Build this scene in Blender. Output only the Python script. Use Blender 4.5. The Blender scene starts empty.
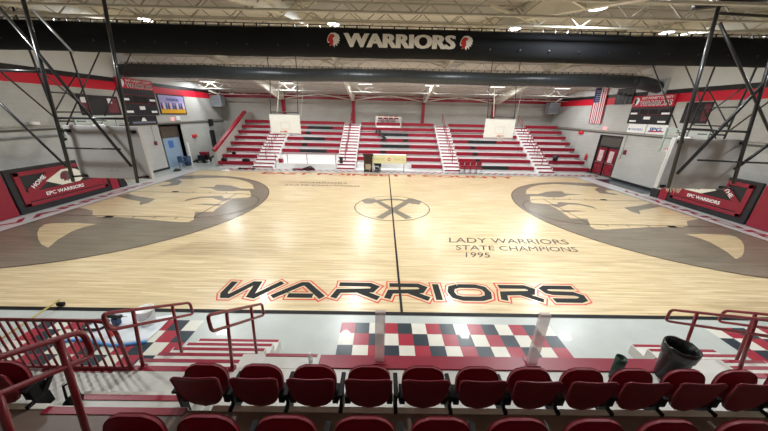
import bpy, bmesh, math, random
from mathutils import Vector, Matrix
from mathutils.geometry import tessellate_polygon
random.seed(7)
C = bpy.context.scene.collection
PI = math.pi
# ------------------------------------------------------------------ camera
cam_d = bpy.data.cameras.new('camera'); cam = bpy.data.objects.new('camera', cam_d); C.objects.link(cam)
cam_d.sensor_width = 36.0; cam_d.sensor_fit = 'HORIZONTAL'; cam_d.lens = 268.93 / 768 * 36
cam_d.clip_start = 0.05; cam_d.clip_end = 200
yaw, pitch, roll = 0.01015, 0.36228, 0.02154
fw = Vector((math.sin(yaw)*math.cos(pitch), math.cos(yaw)*math.cos(pitch), -math.sin(pitch)))
rt = Vector((math.cos(yaw), -math.sin(yaw), 0)); up = rt.cross(fw)
r2 = rt*math.cos(roll) + up*math.sin(roll); u2 = -rt*math.sin(roll) + up*math.cos(roll)
m = Matrix((r2, u2, -fw)).transposed().to_4x4(); m.translation = Vector((-0.513, -12.568, 4.313))
cam.matrix_world = m
bpy.context.scene.camera = cam
# ------------------------------------------------------------------ world, exposure
w = bpy.data.worlds.new('world'); bpy.context.scene.world = w; w.use_nodes = True
w.node_tree.nodes['Background'].inputs[0].default_value = (0.8, 0.88, 1, 1)
w.node_tree.nodes['Background'].inputs[1].default_value = 0.3
vs = bpy.context.scene.view_settings
vs.view_transform = 'Standard'; vs.look = 'None'; vs.gamma = 1; vs.use_curve_mapping = False
vs.exposure = -0.7
LAMP_W = 330.0
# lamp rows (X positions, Y, Z); builder further down hangs the fixtures there
LAMP_ROWS = [((-9.0, -2.4, 4.4, 10.4), -6.8, 6.35), ((-9.28, -2.41, 4.3, 10.0), -0.8, 7.36),
             ((-8.5, -2.2, 4.3, 10.3), 2.8, 7.66), ((-8.6, -2.2, 4.3, 10.3), 7.6, 7.0)]
# ------------------------------------------------------------------ materials
def lin(c): return tuple(((x/255)/12.92 if x/255 <= .04045 else (((x/255)+.055)/1.055)**2.4) for x in c)
MATS = {}
def mat(name, rgb, rough=0.5, metal=0.0, noise=0.0, nscale=6.0, spec=0.5, coat=0.0, bump=0.0, emit=0.0, alpha=1.0, stretch=(1,1,1)):
    if name in MATS: return MATS[name]
    M = bpy.data.materials.new(name); M.use_nodes = True; nt = M.node_tree; b = nt.nodes['Principled BSDF']
    col = (*lin(rgb), 1)
    b.inputs['Base Color'].default_value = col; b.inputs['Roughness'].default_value = rough
    b.inputs['Metallic'].default_value = metal; b.inputs['Specular IOR Level'].default_value = spec
    b.inputs['Coat Weight'].default_value = coat
    tc = nt.nodes.new('ShaderNodeTexCoord'); mp = nt.nodes.new('ShaderNodeMapping'); mp.inputs['Scale'].default_value = stretch
    nt.links.new(tc.outputs['Object'], mp.inputs[0])
    nz = nt.nodes.new('ShaderNodeTexNoise'); nz.inputs['Scale'].default_value = nscale; nz.inputs['Detail'].default_value = 5
    nt.links.new(mp.outputs[0], nz.inputs['Vector'])
    rp = nt.nodes.new('ShaderNodeMix'); rp.data_type = 'RGBA'
    n = noise if noise else 0.04
    rp.inputs[6].default_value = tuple(max(0, c*(1-n*1.6)) for c in col[:3]) + (1,)
    rp.inputs[7].default_value = tuple(min(1, c*(1+n*1.6)) for c in col[:3]) + (1,)
    nt.links.new(nz.outputs['Fac'], rp.inputs[0]); nt.links.new(rp.outputs[2], b.inputs['Base Color'])
    if bump:
        bp = nt.nodes.new('ShaderNodeBump'); bp.inputs['Strength'].default_value = bump; bp.inputs['Distance'].default_value = .02
        nt.links.new(nz.outputs['Fac'], bp.inputs['Height']); nt.links.new(bp.outputs[0], b.inputs['Normal'])
    if emit: b.inputs['Emission Color'].default_value = (1, .98, .94, 1); b.inputs['Emission Strength'].default_value = emit
    if alpha < 1: b.inputs['Alpha'].default_value = alpha
    MATS[name] = M; return M
def wood_mat(name, rgb, dark, rough=0.3, coat=.35):
    M = bpy.data.materials.new(name); M.use_nodes = True; nt = M.node_tree; b = nt.nodes['Principled BSDF']
    g = nt.nodes.new('ShaderNodeNewGeometry'); N = nt.nodes.new
    br = N('ShaderNodeTexBrick'); br.inputs['Scale'].default_value = 1; br.inputs['Brick Width'].default_value = 1.3
    br.inputs['Row Height'].default_value = 0.075; br.inputs['Mortar Size'].default_value = 0.0015
    br.inputs['Color1'].default_value = (*lin(rgb), 1); br.inputs['Color2'].default_value = (*lin(dark), 1)
    br.inputs['Mortar'].default_value = tuple(c*.75 for c in lin(dark)) + (1,)
    br.offset_frequency = 2; br.squash = 1
    nt.links.new(g.outputs['Position'], br.inputs['Vector'])
    mp = N('ShaderNodeMapping'); mp.inputs['Scale'].default_value = (.45, 9, 1); nt.links.new(g.outputs['Position'], mp.inputs[0])
    nz = N('ShaderNodeTexNoise'); nz.inputs['Scale'].default_value = 1.6; nz.inputs['Detail'].default_value = 8; nt.links.new(mp.outputs[0], nz.inputs['Vector'])
    cr = N('ShaderNodeValToRGB'); cr.color_ramp.elements[0].position = .36; cr.color_ramp.elements[0].color = (.78, .74, .69, 1)
    cr.color_ramp.elements[1].position = .66; cr.color_ramp.elements[1].color = (1.08, 1.08, 1.08, 1)
    nt.links.new(nz.outputs['Fac'], cr.inputs[0])
    mx = N('ShaderNodeMix'); mx.data_type = 'RGBA'; mx.blend_type = 'MULTIPLY'; mx.inputs[0].default_value = 1
    nt.links.new(br.outputs['Color'], mx.inputs[6]); nt.links.new(cr.outputs[0], mx.inputs[7]); nt.links.new(mx.outputs[2], b.inputs['Base Color'])
    b.inputs['Roughness'].default_value = rough; b.inputs['Coat Weight'].default_value = coat; b.inputs['Coat Roughness'].default_value = .2
    MATS[name] = M; return M
def block_mat(name, rgb, mortar_k=.86, rough=.6, bw=.4, bh=.2, rot=None):
    M = bpy.data.materials.new(name); M.use_nodes = True; nt = M.node_tree; b = nt.nodes['Principled BSDF']; N = nt.nodes.new
    g = N('ShaderNodeNewGeometry'); sp = N('ShaderNodeSeparateXYZ'); nt.links.new(g.outputs['Position'], sp.inputs[0])
    ad = N('ShaderNodeMath'); ad.operation = 'ADD'; nt.links.new(sp.outputs[0], ad.inputs[0]); nt.links.new(sp.outputs[1], ad.inputs[1])
    cb = N('ShaderNodeCombineXYZ'); nt.links.new(ad.outputs[0], cb.inputs[0]); nt.links.new(sp.outputs[1 if rot else 2], cb.inputs[1])
    br = N('ShaderNodeTexBrick'); br.inputs['Scale'].default_value = 1; br.inputs['Brick Width'].default_value = bw; br.inputs['Row Height'].default_value = bh
    br.inputs['Mortar Size'].default_value = .008
    c = lin(rgb); br.inputs['Color1'].default_value = (*c, 1); br.inputs['Color2'].default_value = tuple(x*.95 for x in c) + (1,)
    br.inputs['Mortar'].default_value = tuple(x*mortar_k for x in c) + (1,)
    nt.links.new(cb.outputs[0], br.inputs['Vector'])
    nz = N('ShaderNodeTexNoise'); nz.inputs['Scale'].default_value = .6; nz.inputs['Detail'].default_value = 6; nt.links.new(g.outputs['Position'], nz.inputs['Vector'])
    cr = N('ShaderNodeValToRGB'); cr.color_ramp.elements[0].position = .3; cr.color_ramp.elements[0].color = (.88, .88, .87, 1); cr.color_ramp.elements[1].position = .7; cr.color_ramp.elements[1].color = (1.04, 1.04, 1.04, 1)
    nt.links.new(nz.outputs['Fac'], cr.inputs[0])
    mx = N('ShaderNodeMix'); mx.data_type = 'RGBA'; mx.blend_type = 'MULTIPLY'; mx.inputs[0].default_value = 1
    nt.links.new(br.outputs['Color'], mx.inputs[6]); nt.links.new(cr.outputs[0], mx.inputs[7]); nt.links.new(mx.outputs[2], b.inputs['Base Color'])
    b.inputs['Roughness'].default_value = rough
    MATS[name] = M; return M
def rib_mat(name, rgb, axis=1, scale=2.2):
    M = bpy.data.materials.new(name); M.use_nodes = True; nt = M.node_tree; b = nt.nodes['Principled BSDF']; N = nt.nodes.new
    g = N('ShaderNodeNewGeometry'); wv = N('ShaderNodeTexWave'); wv.bands_direction = 'Y' if axis == 1 else 'X'; wv.inputs['Scale'].default_value = scale
    wv.inputs['Distortion'].default_value = .3; wv.inputs['Detail'].default_value = 1
    nt.links.new(g.outputs['Position'], wv.inputs['Vector'])
    bp = N('ShaderNodeBump'); bp.inputs['Strength'].default_value = .8; bp.inputs['Distance'].default_value = .04
    nt.links.new(wv.outputs['Fac'], bp.inputs['Height']); nt.links.new(bp.outputs[0], b.inputs['Normal'])
    cr = N('ShaderNodeValToRGB'); c = lin(rgb); cr.color_ramp.elements[0].color = tuple(x*.8 for x in c)+(1,); cr.color_ramp.elements[1].color = (*c, 1); cr.color_ramp.elements[1].position = .35
    nt.links.new(wv.outputs['Fac'], cr.inputs[0]); nt.links.new(cr.outputs[0], b.inputs['Base Color'])
    b.inputs['Roughness'].default_value = .7
    MATS[name] = M; return M
maple = wood_mat('maple', (222, 204, 166), (211, 190, 149))
graywood = wood_mat('gray_stained_maple', (136, 128, 112), (122, 115, 101))
vct = mat('pale_vinyl_tile', (182, 188, 184), .28, noise=.07, nscale=3, coat=.3)
white_tile = mat('white_tile', (214, 212, 200), .28, noise=.05, coat=.3)
red_tile = mat('red_tile', (158, 42, 60), .28, noise=.05, coat=.3)
navy_tile = mat('dark_slate_tile', (38, 52, 62), .28, noise=.05, coat=.3)
red_vinyl = mat('red_vinyl_strip', (150, 32, 56), .4, noise=.05)
block = block_mat('painted_block', (190, 190, 186))
blockL = block_mat('painted_block_back', (172, 168, 160))
liner = mat('pale_wall_liner', (216, 220, 220), .6, noise=.05, nscale=1.5)
roofdeck = rib_mat('cream_roof_deck', (208, 205, 196), 1, 2.4)
red_band = mat('red_wall_band', (205, 22, 48), .5, noise=.05)
black_band = mat('black_wall_band', (30, 31, 34), .5)
bench_red = mat('bench_red_plastic', (142, 12, 40), .4, noise=.04)
bench_black = mat('bench_black_plastic', (24, 26, 30), .45)
riser_white = mat('white_painted_riser', (238, 237, 236), .55, noise=.05, nscale=2)
rail_red = mat('red_painted_pipe', (146, 16, 38), .35, noise=.04, coat=.3)
near_rail = mat('crimson_painted_rail', (122, 14, 32), .35, noise=.05, coat=.3)
black_pipe = mat('black_painted_steel', (24, 25, 28), .35, noise=.1, coat=.2)
steel_white = mat('cream_painted_steel', (216, 212, 198), .5, noise=.05)
joist_gray = mat('grey_primed_joist', (182, 178, 168), .6, noise=.08)
duct_black = mat('black_fabric_duct', (30, 32, 36), .9, spec=.15, noise=.12, nscale=1.2, bump=.25, stretch=(1, .4, 1))
duct_gray = mat('charcoal_fabric_duct', (46, 52, 57), .36, noise=.2, nscale=2.2, bump=1.0, stretch=(2.6, .5, .5))
panel_gray = mat('grey_backboard_steel', (176, 172, 170), .5, noise=.06, nscale=1.2)
board_white = mat('white_backboard', (236, 234, 228), .45, noise=.03)
orange = mat('orange_rim', (214, 84, 30), .4)
net_white = mat('white_net_cord', (225, 220, 210), .8)
glass = mat('backboard_glass', (190, 205, 200), .08, alpha=.12, coat=.3)
pad_red = mat('crimson_vinyl_pad', (136, 18, 42), .42, noise=.04, coat=.15)
pad_black = mat('black_vinyl_pad', (28, 29, 33), .45)
pad_white = mat('white_vinyl_print', (226, 222, 205), .5)
ink_black = mat('black_paint', (16, 16, 19), .55, spec=.25)
ink_red = mat('red_paint', (206, 40, 48), .3, coat=.3)
ink_gray = mat('brown_grey_lettering_paint', (78, 68, 64), .35)
ink_line = mat('dark_line_paint', (78, 62, 54), .35)
ink_white = mat('white_lettering', (244, 244, 242), .5)
strip_white = mat('white_border_paint', (206, 204, 204), .32, coat=.2, noise=.03)
chair_red = mat('burgundy_seat_plastic', (122, 12, 36), .5, noise=.06, nscale=12, coat=.12)
chair_black = mat('black_chair_hardware', (16, 16, 19), .6, spec=.3)
deck_gray = mat('grey_deck_laminate', (204, 203, 198), .4, noise=.08, nscale=5)
deck_brown = mat('taupe_deck_board', (122, 106, 98), .45, noise=.1, nscale=4, stretch=(1, 6, 1))
nosing = mat('aluminium_nosing', (214, 212, 206), .4, noise=.04)
nosing_w = mat('white_nosing', (240, 238, 230), .5)
yellow_c = mat('cream_yellow_banner', (226, 220, 172), .6)
steel = mat('brushed_steel', (170, 172, 172), .3, metal=.8)
dark_brown = mat('dark_walnut_veneer', (52, 34, 28), .4, noise=.15, stretch=(6, 6, 1))
blue_paint = mat('pale_blue_door_paint', (150, 172, 196), .5)
blue_dark = mat('dark_blue_plastic', (44, 66, 100), .5)
dark_gray = mat('dark_grey_panel', (84, 80, 74), .5)
lamp_on = mat('lit_lamp_lens', (255, 252, 245), .5, emit=9.0)
lamp_far = mat('lit_tube_lens', (255, 252, 245), .5, emit=4.0)
can_black = mat('black_trash_plastic', (26, 28, 30), .4, bump=.2)
green_dark = mat('dark_green_plastic', (24, 62, 50), .35)
paper = mat('white_plastic_sheet', (222, 228, 234), .4, noise=.04, bump=.4)
sheet_blue = mat('blue_sheet_edge', (70, 140, 205), .5)
yellow_pole = mat('yellow_broom_pole', (176, 156, 84), .5)
poster_lav = mat('lavender_poster_print', (176, 168, 220), .5, noise=.25, nscale=5)
poster_gold = mat('golden_poster_print', (226, 170, 40), .5, noise=.2, nscale=8)
pink = mat('pink_exit_glow', (236, 120, 120), .5, emit=.6)
brick_red = mat('dark_maroon_print', (110, 40, 52), .5, noise=.3, nscale=5)
flag_blue = mat('flag_navy', (40, 44, 92), .7); flag_red = mat('flag_red', (178, 36, 50), .7); flag_white = mat('flag_white', (222, 218, 220), .7)
clear_poly = mat('rose_tinted_post', (232, 218, 218), .2, noise=.05, alpha=.5)
ad_blue = mat('blue_print', (52, 96, 160), .5)

# ------------------------------------------------------------------ helpers
class MB:
    def __init__(s): s.v = []; s.f = []; s.mi = []; s.ms = []; s.sm = []
    def _m(s, m):
        if m not in s.ms: s.ms.append(m)
        return s.ms.index(m)
    def add(s, vs, fs, m, smooth=False):
        o = len(s.v); s.v += [tuple(v) for v in vs]; k = s._m(m)
        for f in fs: s.f.append(tuple(o+i for i in f)); s.mi.append(k); s.sm.append(smooth)
        return s
    def box(s, a, b, m):
        x0, y0, z0 = a; x1, y1, z1 = b
        return s.add([(x0,y0,z0),(x1,y0,z0),(x1,y1,z0),(x0,y1,z0),(x0,y0,z1),(x1,y0,z1),(x1,y1,z1),(x0,y1,z1)],
                     [(0,3,2,1),(4,5,6,7),(0,1,5,4),(1,2,6,5),(2,3,7,6),(3,0,4,7)], m)
    def tube(s, pts, r, m, n=8, caps=True, closed=False):
        pts = [Vector(p) for p in pts]; L = len(pts); vs = []; fs = []
        ref = None
        for i, p in enumerate(pts):
            if closed: d = pts[(i+1) % L] - pts[i-1]
            else: d = pts[min(i+1, L-1)] - pts[max(i-1, 0)]
            d.normalize()
            if ref is None: ref = Vector((0,0,1)) if abs(d.z) < .9 else Vector((1,0,0))
            a = d.cross(ref)
            if a.length < 1e-4: a = d.orthogonal()
            a.normalize(); b = a.cross(d).normalized(); ref = b
            rr = r[i] if isinstance(r, (list, tuple)) else r
            for k in range(n):
                t = 2*PI*k/n; vs.append(p + a*math.cos(t)*rr + b*math.sin(t)*rr)
        for i in range(L if closed else L-1):
            j = (i+1) % L
            for k in range(n): fs.append((i*n+k, i*n+(k+1)%n, j*n+(k+1)%n, j*n+k))
        if caps and not closed: fs += [tuple(range(n))[::-1], tuple((L-1)*n+k for k in range(n))]
        return s.add(vs, fs, m, True)
    def bar(s, p, q, w, h, m):
        p, q = Vector(p), Vector(q); d = (q-p).normalized(); a = d.cross(Vector((0,0,1)))
        if a.length < 1e-3: a = Vector((1,0,0))
        a.normalize(); b = a.cross(d).normalized(); a = a*w/2; b = b*h/2
        vs = [p-a-b, p+a-b, p+a+b, p-a+b, q-a-b, q+a-b, q+a+b, q-a+b]
        return s.add(vs, [(0,3,2,1),(4,5,6,7),(0,1,5,4),(1,2,6,5),(2,3,7,6),(3,0,4,7)], m)
    def lathe(s, prof, c, m, n=20, axis='z'):
        vs = []; fs = []
        for r, h in prof:
            for k in range(n):
                t = 2*PI*k/n
                if axis == 'z': vs.append((c[0]+r*math.cos(t), c[1]+r*math.sin(t), c[2]+h))
                elif axis == 'x': vs.append((c[0]+h, c[1]+r*math.cos(t), c[2]+r*math.sin(t)))
                else: vs.append((c[0]+r*math.cos(t), c[1]+h, c[2]+r*math.sin(t)))
        for i in range(len(prof)-1):
            for k in range(n): fs.append((i*n+k, i*n+(k+1)%n, (i+1)*n+(k+1)%n, (i+1)*n+k))
        return s.add(vs, fs, m, True)
    def poly(s, pts, m, uv=None): # polygon (possibly concave) of 3D points, triangulated in its own plane or in uv
        q = [Vector((p[0], p[1], 0)) for p in uv] if uv else [Vector(p) for p in pts]
        tr = tessellate_polygon([q]); return s.add(pts, [tuple(t) for t in tr], m)
    def build(s, name, parent=None, bevel=0):
        me = bpy.data.meshes.new(name); me.from_pydata(s.v, [], s.f)
        for mm in s.ms: me.materials.append(mm)
        for p, k, sm in zip(me.polygons, s.mi, s.sm): p.material_index = k; p.use_smooth = sm
        me.update(); o = bpy.data.objects.new(name, me); C.objects.link(o)
        if parent: o.parent = parent
        if bevel:
            b = o.modifiers.new('bevel', 'BEVEL'); b.width = bevel; b.segments = 2; b.limit_method = 'ANGLE'
        return o
def tag(o, label, cat, group=None, kind=None):
    o['label'] = label; o['category'] = cat
    if group: o['group'] = group
    if kind: o['kind'] = kind
    return o
def thing(name, label, cat, loc=(0,0,0), group=None):
    o = bpy.data.objects.new(name, None); C.objects.link(o); o.location = loc; o.empty_display_size = .2
    return tag(o, label, cat, group)
def struct(mb, name, parent=None):
    o = mb.build(name, parent); o['kind'] = 'structure'; return o
def dup(root, loc, label, group=None, only=None):
    r = root.copy(); C.objects.link(r); r.location = loc; r['label'] = label
    if group: r['group'] = group
    for ch in list(root.children):
        c = ch.copy(); C.objects.link(c); c.parent = r
        for g in ch.children:
            d = g.copy(); C.objects.link(d); d.parent = c
    return r
def text_geo(txt, bold=0.02, spacing=1.0):
    cu = bpy.data.curves.new('t', 'FONT'); cu.body = txt; cu.offset = bold; cu.space_character = spacing; cu.resolution_u = 3
    o = bpy.data.objects.new('t', cu); C.objects.link(o); dg = bpy.context.evaluated_depsgraph_get(); dg.update()
    me = bpy.data.meshes.new_from_object(o.evaluated_get(dg))
    vs = [v.co.copy() for v in me.vertices]; fs = [tuple(p.vertices) for p in me.polygons]
    bpy.data.objects.remove(o); bpy.data.curves.remove(cu); bpy.data.meshes.remove(me)
    x0 = min(v.x for v in vs); x1 = max(v.x for v in vs); y0 = min(v.y for v in vs); y1 = max(v.y for v in vs)
    return [((v.x-x0)/(x1-x0), (v.y-y0)/(y1-y0)) for v in vs], fs
def cut_uv(uv, fs, n):
    bm = bmesh.new(); vv = [bm.verts.new((u, v, 0)) for u, v in uv]
    for fc in fs:
        try: bm.faces.new([vv[i] for i in fc])
        except ValueError: pass
    for k in range(1, n):
        bmesh.ops.bisect_plane(bm, geom=bm.verts[:]+bm.edges[:]+bm.faces[:], plane_co=(0, k/n, 0), plane_no=(0, 1, 0))
    bm.verts.index_update(); r = [(v.co.x, v.co.y) for v in bm.verts], [tuple(v.index for v in fc.verts) for fc in bm.faces]
    bm.free(); return r
def put_text(mb, txt, f, m, bold=.02, spacing=1.0, cuts=0):   # f maps (u,v) in the unit box to 3D
    uv, fs = text_geo(txt, min(bold, .018), spacing); n = len(txt)
    if cuts: uv, fs = cut_uv(uv, fs, cuts)
    sh = max(0, bold-.018)/n*1.1
    for k, (du, dv) in enumerate(((0, 0), (1, 0), (-1, 0), (.7, .5), (-.7, -.5)) if sh > 0 else ((0, 0),)):
        vs = []
        for u, v in uv:
            u += du*sh; v += dv*sh*2; p = f(u, v); nn = (f(u+.01, v)-p).cross(f(u, v+.01)-p).normalized()
            vs.append(p+nn*.0006*k)
        mb.add(vs, fs, m)
    return mb
def plane_map(o, ux, vy):
    o, ux, vy = Vector(o), Vector(ux), Vector(vy)
    return lambda u, v: o + ux*u + vy*v
def ribbon(pts, wd, closed=False):                     # quads along a 2D polyline, mitred
    P = [Vector(p) for p in pts]; n = len(P); L = []; R = []
    for i in range(n):
        a = P[i]-P[i-1] if (i > 0 or closed) else P[1]-P[0]
        b = P[(i+1) % n]-P[i] if (i < n-1 or closed) else P[-1]-P[-2]
        a = a.normalized(); b = b.normalized(); na = Vector((-a.y, a.x)); nb = Vector((-b.y, b.x))
        mm = (na+nb); mm = mm.normalized() if mm.length > 1e-5 else na
        k = wd/2/max(.45, mm.dot(nb)); L.append(P[i]+mm*k); R.append(P[i]-mm*k)
    q = []
    for i in range(n if closed else n-1):
        j = (i+1) % n; q.append((R[i], R[j], L[j], L[i]))
    return q
def floor_ribbon(mb, pts, wd, z, m, closed=False):
    for i, q in enumerate(ribbon(pts, wd, closed)): mb.add([(p.x, p.y, z+(i % 7)*1e-4) for p in q], [(0,1,2,3)], m)
    return mb
def arc(cx, cy, r, a0, a1, n=32): return [(cx+r*math.cos(a0+(a1-a0)*i/n), cy+r*math.sin(a0+(a1-a0)*i/n)) for i in range(n+1)]
def mir(pts): return [(-x, y) for x, y in pts]
EMB = [(0,.45),(.1,.75),(.3,.98),(.62,1),(.9,.85),(1,.6),(.93,.5),(1,.42),(.86,.38),(.92,.25),(.75,.28),(.78,.08),(.6,.2),(.55,0),(.4,.2),(.2,.08),(.22,.3),(.05,.28)]
EMB_FACE = [(.05,.42),(.12,.7),(.3,.88),(.55,.85),(.6,.7),(.45,.6),(.5,.35),(.4,.12),(.24,.1),(.2,.3)]
def emblem(mb, f, c_main, c_face):                     # feathered head silhouette with a coloured face area
    uv, fs = cut_uv(EMB, [tuple(t) for t in tessellate_polygon([[Vector((a, b, 0)) for a, b in EMB]])], 10)
    return mb.add([f(u, v) for u, v in uv], fs, c_main)
def emblem2(mb, f, c_face):
    uv, fs = cut_uv(EMB_FACE, [tuple(t) for t in tessellate_polygon([[Vector((a, b, 0)) for a, b in EMB_FACE]])], 10)
    return mb.add([f(u, v) for u, v in uv], fs, c_face)

# ------------------------------------------------------------------ room shell
W, YB, YF = 16.95, 16.8, -14.6
def roof(y): return 8.2 - .155*abs(y-2.5)
fl = struct(MB().box((-14.45, -7.62, -.1), (14.45, 7.95, 0), maple), 'floor')
ap = MB()
ap.box((-W, YF, -.1), (W, -7.62, -.001), vct).box((-W, 7.95, -.1), (W, YB, -.001), vct)
ap.box((-W, -7.62, -.1), (-14.45, 7.95, -.001), vct).box((14.45, -7.62, -.1), (W, 7.95, -.001), vct)
struct(ap, 'floor_apron')
for sx, nm, mm in ((-1, 'wall_left', block), (1, 'wall_right', block)):
    mb = MB(); x = sx*W; xo = sx*(W+.25)
    dy0, dy1 = (8.25, 10.35) if sx < 0 else (7.65, 9.85)   # doorway
    def seg(y0, y1, z0, z1, m):
        mb.box((min(x, xo), y0, z0), (max(x, xo), y1, z1), m)
    seg(YF, dy0, 0, 5.3, mm); seg(dy1, YB+.2, 0, 5.3, mm); seg(dy0, dy1, 3.1, 5.3, mm)
    struct(mb, nm)
    b = MB(); b.box((min(x, x-sx*.012), YF, 5.3), (max(x, x-sx*.012), YB, 5.78), red_band)
    b.box((min(x, x-sx*.014), YF, 5.78), (max(x, x-sx*.014), YB, 6.02), black_band)
    struct(b, 'trim_%d' % (1 if sx < 0 else 2))
    g = MB(); ys = [YF, 2.5, YB+.2]
    xs = (x, xo)
    vv = []
    for xx in xs: vv += [(xx, YF, 5.3), (xx, YB+.2, 5.3), (xx, YB+.2, roof(YB)+.05), (xx, 2.5, roof(2.5)+.05), (xx, YF, roof(YF)+.05)]
    g.add(vv, [(0,1,2,3,4), (5,9,8,7,6)] + [(i, (i+1) % 5, (i+1) % 5+5, i+5) for i in range(5)], liner)
    struct(g, 'wall_%s_upper' % ('left' if sx < 0 else 'right'))
    bb = MB(); bb.box((min(x, x-sx*.02), YF, 0), (max(x, x-sx*.02), dy0, .14), black_band); bb.box((min(x, x-sx*.02), dy1, 0), (max(x, x-sx*.02), YB, .14), black_band)
    struct(bb, 'baseboard_%s' % ('left' if sx < 0 else 'right'))
struct(MB().box((-W-.2, YB, 0), (W+.2, YB+.2, 5.52), blockL).box((-W-.2, YB, 6.02), (W+.2, YB+.2, 6.3), liner), 'wall_back')
struct(MB().box((-W, YB-.02, 5.52), (W, YB+.2, 6.0), bench_red), 'trim_3')
struct(MB().box((-W-.2, YF-.2, 0), (W+.2, YF, 5.7), block), 'wall_front')
c = MB()
for y0, y1 in ((YF-.3, 2.5), (2.5, YB+.3)):
    z0, z1 = roof(y0), roof(y1)
    c.add([(-W-.3, y0, z0), (W+.3, y0, z0), (W+.3, y1, z1), (-W-.3, y1, z1), (-W-.3, y0, z0+.12), (W+.3, y0, z0+.12), (W+.3, y1, z1+.12), (-W-.3, y1, z1+.12)],
          [(0,3,2,1),(4,5,6,7),(0,1,5,4),(1,2,6,5),(2,3,7,6),(3,0,4,7)], roofdeck)
struct(c, 'ceiling')
# wall ledge with conduit
for sx, nm in ((-1, 'trim_4'), (1, 'trim_5')):
    t = MB().box((min(sx*W, sx*(W-.05)), -8, 3.22), (max(sx*W, sx*(W-.05)), YB, 3.30), dark_gray)
    t.tube([(sx*(W-.06), -8, 3.42), (sx*(W-.06), YB-.1, 3.42)], .03, joist_gray)
    struct(t, nm)

# ------------------------------------------------------------------ court markings (paint on the floor)
TOOTH=[(-13.0,-3.63),(-12.36,-4.14),(-11.81,-4.51),(-11.36,-4.71),(-11.71,-4.12),(-11.96,-3.44),(-11.94,-3.05),(-11.78,-2.72),(-12.63,-2.64),(-13.54,-2.73),(-13.64,-2.87),(-13.4,-3.23)]
FACE=[(-8.15,3.0),(-8.57,3.78),(-9.17,4.46),(-10.14,5.16),(-11.33,5.54),(-12.22,5.37),(-13.03,5.1),(-14.35,4.75),(-14.35,-.9),(-13.4,-1.23),(-12.85,-1.79),(-12.48,-1.95),(-11.84,-1.95),(-10.98,-2.02),(-9.97,-2.2),(-8.73,-2.38),(-8.4,-2.36),(-8.36,-2.1),(-8.54,-1.78),(-8.9,-1.17),(-8.14,-1.11),(-8.21,-.76),(-8.33,.32),(-8.21,.96),(-7.59,1.09),(-7.55,1.3),(-7.66,1.6),(-8.04,2.29),(-8.2,2.5),(-7.98,2.7)]
EYE=[(-11.59,2.97),(-10.58,3.12),(-10.72,3.62),(-10.27,3.61),(-9.69,3.46),(-8.81,2.87),(-7.85,2.83),(-7.75,2.55),(-8.24,2.38),(-8.73,2.42),(-8.98,2.29),(-9.5,2.22),(-9.93,2.33),(-10.55,2.75)]
BROW=[(-10.44,.27),(-10.47,.67),(-10.1,1.13),(-9.19,1.34),(-8.94,1.21),(-8.85,.98),(-8.18,.9),(-8.45,.47),(-8.72,.51),(-9.38,.94),(-9.95,.91),(-10.27,.49)]
WHISK=[(-9.64,-.15),(-9.22,0),(-8.58,-.01),(-8.27,-.07),(-8.34,-.3),(-8.6,-.26),(-9.12,-.17)]
HOOK=[(-14.4,.95),(-14.18,1.4),(-13.13,.95),(-12.04,.58),(-11.9,.01),(-12.02,-.41),(-12.45,.15),(-13.24,.45)]
TOPBAND=[(-14.35,4.9),(-13.8,4.75),(-13.2,4.2),(-12.9,3.4),(-13.5,3.0),(-13.9,3.15),(-13.55,3.5),(-13.7,4.0),(-14.35,4.1)]
CX = 12.6; RR = 6.08
for sx in (-1, 1):
    g = (lambda p: p) if sx < 0 else mir
    mb = MB()
    a0 = math.asin(1)            # half disc clipped at the baseline
    dx = 14.38-CX; an = math.acos(dx/RR)
    ar = arc(-CX, 0, RR, -(PI-an), (PI-an), 72) if False else [( -CX + RR*math.cos(t), RR*math.sin(t)) for t in [-(PI-an)+(2*(PI-an))*i/72 for i in range(73)]]
    P3 = lambda pts, z: [(x, y, z) for x, y in g(pts)]
    mb.poly(P3(ar, .002), graywood)
    mb.poly(P3(FACE, .004), maple); mb.poly(P3(TOOTH, .004), maple)
    for s_ in (EYE, BROW, WHISK, HOOK, TOPBAND): mb.poly(P3(s_, .006), graywood)
    o = struct(mb, 'painted_end_logo', fl)
    ln = MB()
    floor_ribbon(ln, g(ar), .05, .008, ink_line)
    for yy in (-1.83, 1.83): floor_ribbon(ln, g([(-14.38, yy), (-8.54, yy)]), .05, .008, ink_line)
    floor_ribbon(ln, g([(-8.54, -1.83), (-8.54, 1.83)]), .05, .008, ink_line)
    floor_ribbon(ln, g(arc(-8.54, 0, 1.83, -PI/2, PI/2, 28)), .05, .008, ink_line)
    for yy, s2 in ((-1.83, -1), (1.83, 1)):
        floor_ribbon(ln, g([(-12.2, yy+.1*s2), (-11.85, yy+.1*s2)]), .2, .009, ink_black)
        for xx in (-11.0, -10.1, -9.2): floor_ribbon(ln, g([(xx, yy), (xx, yy+.2*s2)]), .05, .009, ink_line)
    floor_ribbon(ln, g([(-14.40, -7.6), (-14.40, 7.8)]), .05, .008, ink_line)
    struct(ln, 'painted_end_lines', fl)
cl = MB()
floor_ribbon(cl, [(0, -7.62), (0, 7.6)], .06, .010, ink_black)
floor_ribbon(cl, arc(0, 0, 1.83, 0, 2*PI, 64), .045, .008, ink_line)
struct(cl, 'painted_centre_lines', fl)
sl = MB()
floor_ribbon(sl, [(-14.45, -7.57), (14.45, -7.57)], .11, .008, ink_black)
floor_ribbon(sl, [(-14.45, 7.9), (14.45, 7.9)], .05, .008, ink_line)
struct(sl, 'painted_sidelines', fl)
ax = MB()
BL=[(-1.6,.98),(-1.36,1.28),(-.9,1.35),(-.74,.88),(-.81,.71),(-1.06,.45),(-1.37,.47)]
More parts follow.
